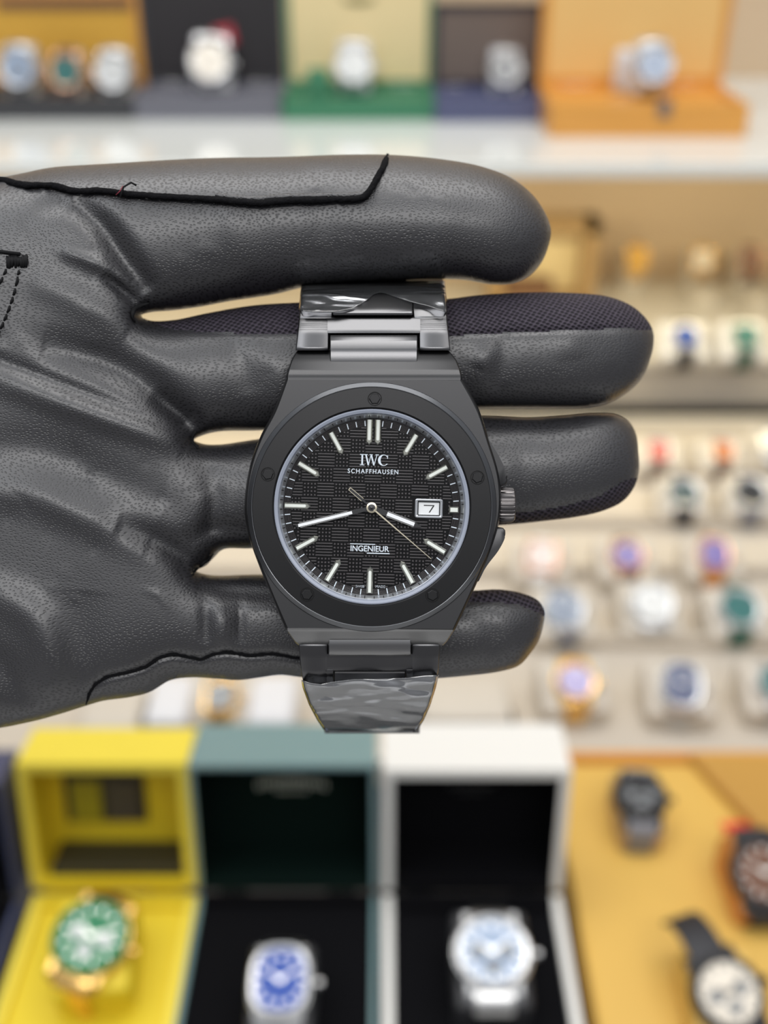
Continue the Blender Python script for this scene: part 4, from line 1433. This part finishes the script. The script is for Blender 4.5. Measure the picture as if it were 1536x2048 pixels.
# relief: alternating blocks of lines and of dots
bm = bmesh.new()
PWX, PHY = 62.8, 29.8
def clipx(y, rad=161):
    return math.sqrt(max(0, rad * rad - y * y))
def bar(x0, x1, y, hh, rad=161):
    c = clipx(y, rad)
    x0, x1 = max(x0, -c), min(x1, c)
    if x1 - x0 > 2:
        if 84 < (x0 + x1) / 2 < 148 and abs(y) < 22:
            return
        P = [dl(x0, y - hh), dl(x1, y - hh), dl(x1, y + hh), dl(x0, y + hh)]
        Q = [dl(x0 + .5, y - hh * .45), dl(x1 - .5, y - hh * .45), dl(x1 - .5, y + hh * .45), dl(x0 + .5, y + hh * .45)]
        lo = [bm.verts.new((p.x, p.y, DH * MM)) for p in P]
        hi = [bm.verts.new((p.x, p.y, (DH + 0.17) * MM)) for p in Q]
        bm.faces.new(hi)
        for i in range(4):
            j = (i + 1) % 4
            bm.faces.new((lo[i], lo[j], hi[j], hi[i]))
for row in range(-6, 7):
    yc = row * PHY + 4
    for col in range(-4, 5):
        xc = col * PWX + (PWX / 2 if row % 2 else 0) + 1
        for k in range(5):
            bar(xc - 17.0, xc + 17.0, yc - PHY / 2 + 3.0 + k * 5.96, 1.45)
        xd = xc + PWX / 2
        for k in range(4):
            for j in range(4):
                x = xd - 10.2 + j * 6.8
                y = yc - PHY / 2 + 3.6 + k * 7.4
                if math.hypot(x, y) < 161:
                    bar(x - 1.9, x + 1.9, y, 2.1)
bmo('checked_relief', bm, M['dial_relief'], dial)
# fine concentric rings under the minute track
bm = bmesh.new()
for i in range(7):
    r0 = (163.5 + i * 2.4) * DP
    lathe(bm, [(r0 + 0.55 * DP, DH * MM), (r0, (DH + 0.04) * MM), (r0 - 0.55 * DP, DH * MM)], 128, DC.x, DC.y, closed=True)
bmo('track_groove', bm, M['dial_relief'], dial)
bm = bmesh.new()
for i in range(60):
    if i % 5 == 0:
        continue
    a = R(90 - i * 6)
    dprism(bm, rot2([(163.5, -0.95), (174.5, -0.95), (174.5, 0.95), (163.5, 0.95)], a), 0.03, 0.07)
bmo('minute_track', bm, M['print'], dial)


def index(ang, r0, r1, wd, lateral=0.0, sq=False):
    """applied hour marker: metal baton pointed inwards with a lume strip"""
    hw = wd / 2
    a = R(ang)
    if sq:
        o_ = [(r0, -hw), (r1, -hw), (r1, hw), (r0, hw)]
        l_ = [(r0 + 3, -hw + 2.4), (r1 - 2.2, -hw + 2.4), (r1 - 2.2, hw - 2.4), (r0 + 3, hw - 2.4)]
    else:
        o_ = [(r0, 0), (r0 + 6.5, -hw), (r1, -hw), (r1, hw), (r0 + 6.5, hw)]
        l_ = [(r0 + 9.0, -1.2), (r0 + 11, -hw + 3.3), (r1 - 1.5, -hw + 3.3), (r1 - 1.5, hw - 3.3), (r0 + 11, hw - 3.3), (r0 + 9.0, 1.2)]
    o_ = [(x, y + lateral) for x, y in o_]; l_ = [(x, y + lateral) for x, y in l_]
    bm = bmesh.new(); dprism(bm, rot2(o_, a), 0.0, 0.50, 0.14)
    mk = bmo('hour_marker', bm, M['marker'], WR)
    bm = bmesh.new(); dprism(bm, rot2(l_, a), 0.48, 0.56, 0.03)
    bmo('lume', bm, M['lume'], mk)


for hr in (1, 2, 4, 5, 7, 8, 10, 11):
    index(90 - hr * 30, 121, 172, 12.5)
index(180, 122, 175, 12.5)
index(270, 117, 171, 12.5)
index(90, 125, 177, 12.5, -8.6)
index(90, 125, 177, 12.5, 8.6)
index(0, 154, 174, 13, 0, True)

# date window
bm = bmesh.new()
def rrect(x0, x1, y0, y1, r_, n=5):
    out = []
    for cx, cy, a0 in ((x1 - r_, y1 - r_, 0), (x0 + r_, y1 - r_, 90), (x0 + r_, y0 + r_, 180), (x1 - r_, y0 + r_, 270)):
        for k in range(n + 1):
            a = R(a0 + 90 * k / n)
            out.append((cx + r_ * math.cos(a), cy + r_ * math.sin(a)))
    return out
fo, fm, fi = rrect(86.5, 141.5, -17.5, 20.5, 4), rrect(88.5, 139.5, -15.5, 18.5, 3), rrect(93.5, 134.5, -11, 14, 1.2)
ring = lambda pts, h: [dl(x, y, h) for x, y in pts]
loft(bm, [ring(fo, 0.0), ring(fo, 0.30), ring(fm, 0.42), ring(fi, 0.28), ring(fi, 0.02)], True, False)
date = bmo('date_window', bm, M['silver_ring'], WR, smooth=30)
bm = bmesh.new(); dprism(bm, rrect(93.6, 134.4, -10.9, 13.9, 1), 0.02, 0.06)
bmo('date_disc', bm, M['date_white'], date)
bm = bmesh.new()
for k, (fa, ha, hb) in enumerate(((rrect(91.5, 136.5, -13.2, 16.2, 2), 0.425, 0.43),)):
    a_ = ring(fa, ha - 0.06); b_ = ring(rrect(93.2, 134.8, -11.3, 14.3, 1.4), 0.31)
    loft(bm, [a_, b_], False, False)
bmo('frame_chamfer', bm, M['pvd_dark'], date)
bm = bmesh.new()
dprism(bm, [(104, 8.5), (125, 8.5), (125, 6.8), (116.5, -6.5), (114, -6.5), (122, 6.6), (104, 6.6)], 0.07, 0.09)
bmo('date_numeral', bm, M['ink'], date)


# lettering
def letters(name, txt, x, y, hgt, width, h, m, parent, bold=0.0, shear=0.0, space=1.0):
    cu = bpy.data.curves.new('lettering', 'FONT')
    cu.body = txt
    cu.align_x = 'CENTER'; cu.align_y = 'CENTER'
    cu.size = 1.0; cu.extrude = 0.02; cu.offset = bold; cu.shear = shear; cu.space_character = space
    o = bpy.data.objects.new('lettering', cu)
    COL.objects.link(o)
    dg = bpy.context.evaluated_depsgraph_get(); dg.update()
    me = bpy.data.meshes.new_from_object(o.evaluated_get(dg))
    bpy.data.objects.remove(o); bpy.data.curves.remove(cu)
    co = np.zeros(len(me.vertices) * 3); me.vertices.foreach_get('co', co); co = co.reshape(-1, 3)
    mn, mx_ = co.min(0), co.max(0)
    sx = width / (mx_[0] - mn[0]); sy = hgt / (mx_[1] - mn[1])
    cx_, cy_ = (mx_[0] + mn[0]) / 2, (mx_[1] + mn[1]) / 2
    for i in range(len(co)):
        p = dl(x + (co[i, 0] - cx_) * sx, y + (co[i, 1] - cy_) * sy, h + (0.03 if co[i, 2] > 0 else 0))
        co[i] = (p.x, p.y, p.z)
    me.vertices.foreach_set('co', co.reshape(-1))
    me.materials.clear(); me.materials.append(m)
    me.name = name
    return link(name, me, None, parent)


TX = 0.20
# IWC in a serif face, drawn stroke by stroke
bm = bmesh.new()
def lp(pts):
    dprism(bm, [(x, y) for x, y in pts], TX, TX + 0.03)
X0, Y0, HT = -27.0 + 1.0, 84.5, 22.0
yb0, yt = Y0, Y0 + HT
def serif(x, y, hw):
    lp([(x - hw, y - 0.75), (x + hw, y - 0.75), (x + hw, y + 0.75), (x - hw, y + 0.75)])
xi = X0 + 4.5
lp([(xi - 1.7, yb0), (xi + 1.7, yb0), (xi + 1.7, yt), (xi - 1.7, yt)]); serif(xi, yb0 + .5, 4.6); serif(xi, yt - .5, 4.6)
wx = [X0 + 10.5, X0 + 17.2, X0 + 22.0, X0 + 28.2, X0 + 34.0]
def stroke(xa, ya, xb, yb_, wd):
    lp([(xa - wd / 2, ya), (xb - wd / 2, yb_), (xb + wd / 2, yb_), (xa + wd / 2, ya)])
stroke(wx[0] + 1, yt, wx[1], yb0, 3.2); stroke(wx[2], yt, wx[1], yb0, 1.5)
stroke(wx[2], yt, wx[3], yb0, 3.2); stroke(wx[4], yt, wx[3], yb0, 1.5)
serif(wx[0] + 1, yt - .5, 3.6); serif(wx[2], yt - .5, 3.0); serif(wx[4], yt - .5, 3.2)
cx_, cy_ = X0 + 47.0, Y0 + HT / 2
ro, out_, inn = HT / 2 + 0.3, [], []
for k in range(25):
    a = R(42 + k * (276 / 24))
    out_.append((cx_ + ro * 0.98 * math.cos(a), cy_ + ro * math.sin(a)))
    inn.append((cx_ + 1.2 + (ro - 2.6) * 0.80 * math.cos(a), cy_ + (ro - 1.3) * math.sin(a)))
for k in range(24):
    lp([out_[k], out_[k + 1], inn[k + 1], inn[k]])
lp([(out_[0][0] - 1.2, out_[0][1] - 4.5), (out_[0][0] + .6, out_[0][1] - 4.5), (out_[0][0] + .6, out_[0][1] + 2.5), (out_[0][0] - .6, out_[0][1] + 2.5)])
stroke(out_[24][0], out_[24][1], inn[24][0] + 1, inn[24][1], 1.5)
bmo('maker_initials', bm, M['print'], dial)
letters('maker_name', 'SCHAFFHAUSEN', 0.6, 72.6, 9.2, 101, TX, M['print'], dial, bold=0.012, space=1.25)
letters('model_name', 'INGENIEUR', -1.6, -81.8, 11.6, 77, TX, M['print'], dial, bold=0.012, space=0.98)
bm = bmesh.new()
lp([(-41, -73.8), (9, -73.8), (9, -72.2), (-41, -72.2)])
lp([(-7.5, -91.8), (38, -91.8), (38, -89.8), (-7.5, -89.8)])
bmo('name_rule', bm, M['print'], dial)
letters('origin_mark', 'SWISS', -19.5, -157.5, 4.6, 17, 0.12, M['print'], dial)
letters('origin_mark', 'MADE', 21.5, -157.0, 4.6, 19, 0.12, M['print'], dial)


# hands
def hand_part(name, ang, r_tail, r_tip, wroot, wmax, l0, l1, lw, h, blunt=8):
    a = R(ang)
    o_ = [(r_tail, -wroot / 2), (r_tip * 0.30, -wmax / 2), (r_tip - blunt, -wmax / 2), (r_tip, -1.2), (r_tip, 1.2), (r_tip - blunt, wmax / 2), (r_tip * 0.30, wmax / 2), (r_tail, wroot / 2)]
    bm = bmesh.new(); dprism(bm, rot2(o_, a), h, h + 0.20, 0.07)
    hd = bmo(name, bm, M['hand_black'], WR)
    bm = bmesh.new()
    for s in (-1, 1):
        y0_ = s * (wmax / 2 - 0.25)
        dprism(bm, rot2([(r_tip * 0.31, y0_ - .55), (r_tip - blunt, y0_ - .55), (r_tip - blunt, y0_ + .55), (r_tip * 0.31, y0_ + .55)], a), h + 0.12, h + 0.22)
    bmo('polished_edge', bm, M['steel'], hd)
    bm = bmesh.new(); dprism(bm, rot2([(l0, -lw / 2), (l1, -lw / 2), (l1, lw / 2), (l0, lw / 2)], a), h + 0.19, h + 0.25)
    bmo('lume', bm, mat('white_lume', (0.88, 0.90, 0.92), 0.5) if 'white_lume' not in bpy.data.materials else bpy.data.materials['white_lume'], hd)


M['hand_black'] = mat('black_hand', (0.008, 0.008, 0.009), 0.25, spec=0.8)
hand_part('hour_hand', -21.3 + 1.5, 4, 106, 10, 11.5, 33, 91, 7.2, 0.85, 15)
hand_part('minute_hand', 180 + 13.7 + 1.5, 4, 155, 8, 9.6, 40, 150, 5.8, 1.12, 8)
bm = bmesh.new()
a = R(-40.7 + 1.5)
dprism(bm, rot2([(6, -1.5), (156, -0.55), (156, 0.55), (6, 1.5)], a), 1.42, 1.50)
pale = mat('pale_gold_hand', (0.80, 0.72, 0.55), 0.25, metal=1.0)
sh = bmo('second_hand', bm, pale, WR)
bm = bmesh.new()
dprism(bm, rot2([(-6, -1.6), (-20, -1.8), (-24, -3.4), (-58, -3.0), (-58, 3.0), (-24, 3.4), (-20, 1.8), (-6, 1.6)], a), 1.42, 1.50)
bmo('counterweight', bm, M['hand_black'], sh)
bm = bmesh.new()
for s in (-1, 1):
    dprism(bm, rot2([(-24, s * 3.2 - .5), (-58, s * 2.9 - .5), (-58, s * 2.9 + .5), (-24, s * 3.2 + .5)], a), 1.43, 1.53)
dprism(bm, rot2([(-58.5, -3), (-57, -3), (-57, 3), (-58.5, 3)], a), 1.43, 1.53)
bmo('polished_edge', bm, pale, sh)
bm = bmesh.new()
hc_ = dl(0, 0)
lathe(bm, [(r_ * DP, (DH + z_) * MM) for r_, z_ in [(10.6, 1.40), (10.4, 1.56), (7.2, 1.60), (6.8, 1.42)]], 40, hc_.x, hc_.y, closed=True)
bmo('hub', bm, pale, sh, smooth=30)
bm = bmesh.new()
lathe(bm, [(r_ * DP, (DH + z_) * MM) for r_, z_ in [(7.0, 0.3), (7.0, 1.48), (3.4, 1.50), (3.2, 1.68), (0.8, 1.76), (0.01, 1.76)]], 32, hc_.x, hc_.y)
bmo('pinion', bm, M['pvd'], WR, smooth=30)
# crystal
bm = bmesh.new()
lathe(bm, [(185.5 * PXM, -0.0006), (185.5 * PXM, 0.00012), (184 * PXM, 0.0002), (120 * PXM, 0.00026), (0.0001, 0.00028)], 96, BC.x, BC.y)
bmo('crystal', bm, M['crystal'], WR, smooth=30)

# ---- bracelet: surface height (mm) against pixel row
HU = [(540, -30.0), (558, -24.5), (572, -17.0), (590, -11.8), (620, -8.0), (665, -5.2), (700, -3.9), (742, -3.4)]
HL = [(1262, -3.6), (1290, -4.0), (1312, -4.6), (1345, -6.0), (1375, -8.0), (1410, -11.0), (1440, -14.8), (1458, -19.0), (1466, -24.0)]


def slab(bm, tab, v0, v1, ul, ur, lift=0.0, th=1.9, bulge=0.0, e=2.2, step=4.0, cap=0.35):
    """bracelet piece: rows v0..v1, side edges ul(v), ur(v)"""
    n = max(3, int(abs(v1 - v0) / step))
    rings = []
    for i in range(n + 1):
        t = i / n
        v = v0 + (v1 - v0) * t
        edge = min(t, 1 - t) * n
        dr = 0.0 if edge >= 1 else -cap
        h = interp(tab, v) + lift + bulge * math.sqrt(max(0, 1 - (2 * t - 1) ** 2)) + dr
        a, b = ul(v), ur(v)
        rings.append([W(a, v, h - th), W(b, v, h - th), W(b, v, h - 0.5), W(b - e * .35, v, h - 0.15), W(b - e, v, h), W(a + e, v, h), W(a + e * .35, v, h - 0.15), W(a, v, h - 0.5)])
        if i == 0 or i == n:
            pass
    loft(bm, rings)


cst = lambda x: (lambda v: x)
lin = lambda v0, x0, v1, x1: (lambda v: x0 + (x1 - x0) * (v - v0) / (v1 - v0))
# upper end link (convex)
bm = bmesh.new(); slab(bm, HU, 668, 742, cst(660), cst(835), lift=-0.55, th=3.0, bulge=1.35, e=1.6, step=3)
bmo('end_link', bm, M['pvd_link'], WR, smooth=50)
# upper first link: two arms and a bridge
UL = lin(565, 606, 700, 591)
UR = lin(565, 887, 700, 901)
bm = bmesh.new()
slab(bm, HU, 634, 701, UL, cst(657.5), e=2.5)
slab(bm, HU, 634, 701, cst(838), UR, e=2.5)
slab(bm, HU, 634, 666, UL, UR, e=2.5, cap=0.1)
slab(bm, HU, 592, 640, UL, lin(565, 672, 640, 664), e=2.5)
slab(bm, HU, 592, 640, lin(565, 822, 640, 827), UR, e=2.5)
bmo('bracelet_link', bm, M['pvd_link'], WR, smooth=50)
bm = bmesh.new(); slab(bm, HU, 586, 630, cst(666), cst(825), lift=0.9, th=2.6, e=1.5)
bmo('centre_link', bm, M['pvd_link'], WR, smooth=50)
bm = bmesh.new()
slab(bm, HU, 545, 590, UL, UR, lift=-0.3, e=2.5)
bmo('bracelet_link', bm, M['pvd_link'], WR, smooth=50)
bm = bmesh.new(); slab(bm, HU, 548, 578, cst(672), cst(815), lift=0.6, th=2.2, e=1.5)
bmo('centre_link', bm, M['pvd_link'], WR, smooth=50)
# lower end link
bm = bmesh.new(); slab(bm, HL, 1265, 1313, cst(657), cst(822), lift=-0.1, th=3.0, bulge=0.9, e=1.6, step=3)
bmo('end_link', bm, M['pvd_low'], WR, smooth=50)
LLt = [(1285, 597), (1340, 602), (1375, 608), (1410, 621), (1440, 637), (1462, 652), (1470, 664)]
LRt = [(1285, 880), (1340, 877), (1375, 869), (1410, 858), (1440, 845), (1462, 831), (1470, 822)]
LL = lambda v: interp(LLt, v)
LR = lambda v: interp(LRt, v)
bm = bmesh.new()
slab(bm, HL, 1286, 1376, LL, cst(656), lift=-0.2, e=2.5)
slab(bm, HL, 1286, 1376, cst(823), LR, lift=-0.2, e=2.5)
slab(bm, HL, 1308, 1341, LL, LR, lift=-0.25, e=2.5, cap=0.05)
slab(bm, HL, 1336, 1376, lambda v: 650, lambda v: 667, lift=-0.2, e=1)
slab(bm, HL, 1336, 1376, lambda v: 812, lambda v: 828, lift=-0.2, e=1)
bmo('bracelet_link', bm, M['pvd_link'], WR, smooth=50)
bm = bmesh.new(); slab(bm, HL, 1342, 1392, cst(668), cst(811), lift=-0.8, th=2.6, e=1.5)
bmo('centre_link', bm, M['pvd_link'], WR, smooth=50)
bm = bmesh.new()
slab(bm, HL, 1380, 1424, LL, lambda v: 678, lift=-0.2, e=2.5)
slab(bm, HL, 1380, 1424, lambda v: 800, LR, lift=-0.2, e=2.5)
slab(bm, HL, 1397, 1424, LL, LR, lift=-0.3, e=2.5)
bmo('bracelet_link', bm, M['pvd_link'], WR, smooth=50)
bm = bmesh.new()
slab(bm, HL, 1428, 1466, LL, LR, lift=-0.3, e=2.5)
bmo('bracelet_link', bm, M['pvd_link'], WR, smooth=50)
bm = bmesh.new(); slab(bm, HL, 1418, 1444, cst(692), cst(786), lift=0.3, th=2.2, e=1.5)
bmo('centre_link', bm, M['pvd_link'], WR, smooth=50)
# the closed loop behind the fingers: links along an arc
arc = []
for i in range(11):
    t = i / 10
    yv = 556 + (1462 - 556) * t
    h = -31 - 16 * math.sin(math.pi * t) ** 0.6
    arc.append((yv, h))
for i in range(10):
    (v0, h0), (v1, h1) = arc[i], arc[i + 1]
    bm = bmesh.new()
    a0, a1 = W(690, v0 * 0.97 + v1 * 0.03, h0), W(690, v1 * 0.97 + v0 * 0.03, h1)
    hw = 0.0088
    xc = W(745, v0, h0).x
    dirv = (a1 - a0).normalized()
    nn = Vector((0, dirv.z, -dirv.y)) * 0.0011
    rings = []
    for a_ in (a0, a1):
        rings.append([(xc - hw, a_.y + nn.y, a_.z + nn.z), (xc + hw, a_.y + nn.y, a_.z + nn.z), (xc + hw, a_.y - nn.y, a_.z - nn.z), (xc - hw, a_.y - nn.y, a_.z - nn.z)])
    loft(bm, rings)
    bmo('bracelet_link', bm, M['pvd_link'], WR)


# clear protective film around both ends of the bracelet
def film(name, tab, vtop, vbot, ul, ur, off, m, seed, amp, lab, nu=64, nv=26):
    rnd = np.random.RandomState(seed)
    ph = rnd.uniform(0, 6.28, 12)
    fr = rnd.uniform(0.012, 0.07, (12, 2)) * rnd.choice([-1, 1], (12, 2))
    bm = bmesh.new()
    grid = []
    for j in range(nv + 1):
        row = []
        for i in range(nu + 1):
            s = i / nu
            v0, v1 = vtop(s), vbot(s)
            v = v0 + (v1 - v0) * j / nv
            a, b = ul(v) - 3, ur(v) + 3
            u = a + (b - a) * s
            z = 0
            for k in range(12):
                z += abs(math.sin(0.5 * fr[k, 0] * u + fr[k, 1] * v * 1.7 + ph[k]))
            z = (z / 12 - 0.5) * amp
            ed = min(s, 1 - s)
            wrap = -2.0 * max(0, 1 - ed / 0.03) ** 2
            row.append(bm.verts.new(W(u, v, interp(tab, v) + off + z + wrap)))
        grid.append(row)
    for j in range(nv):
        for i in range(nu):
            bm.faces.new((grid[j][i], grid[j][i + 1], grid[j + 1][i + 1], grid[j + 1][i]))
    o = bmo(name, bm, m, WR, smooth=True)
    md = o.modifiers.new('thickness', 'SOLIDIFY'); md.thickness = 0.00003
    o['label'] = lab
    return o


ub = [(0.0, 621), (0.12, 625), (0.24, 625), (0.36, 617), (0.44, 603), (0.50, 589), (0.55, 584), (0.62, 590), (0.75, 603), (0.88, 613), (1.0, 626)]
film('protective_film', HU, lambda s: 562, lambda s: interp(ub, s), UL, UR, 1.35, M['film'], 3, 1.3, 'clear film with a wavy lower edge')
lt = [(0.0, 1360), (0.06, 1366), (0.14, 1369), (0.22, 1364), (0.38, 1359), (0.52, 1358), (0.65, 1357), (0.78, 1356), (0.88, 1352), (1.0, 1350)]
film('protective_film', HL, lambda s: interp(lt, s), lambda s: 1465, LL, LR, 1.0, M['film_low'], 8, 2.6, 'crumpled clear film wrapping the bracelet end')
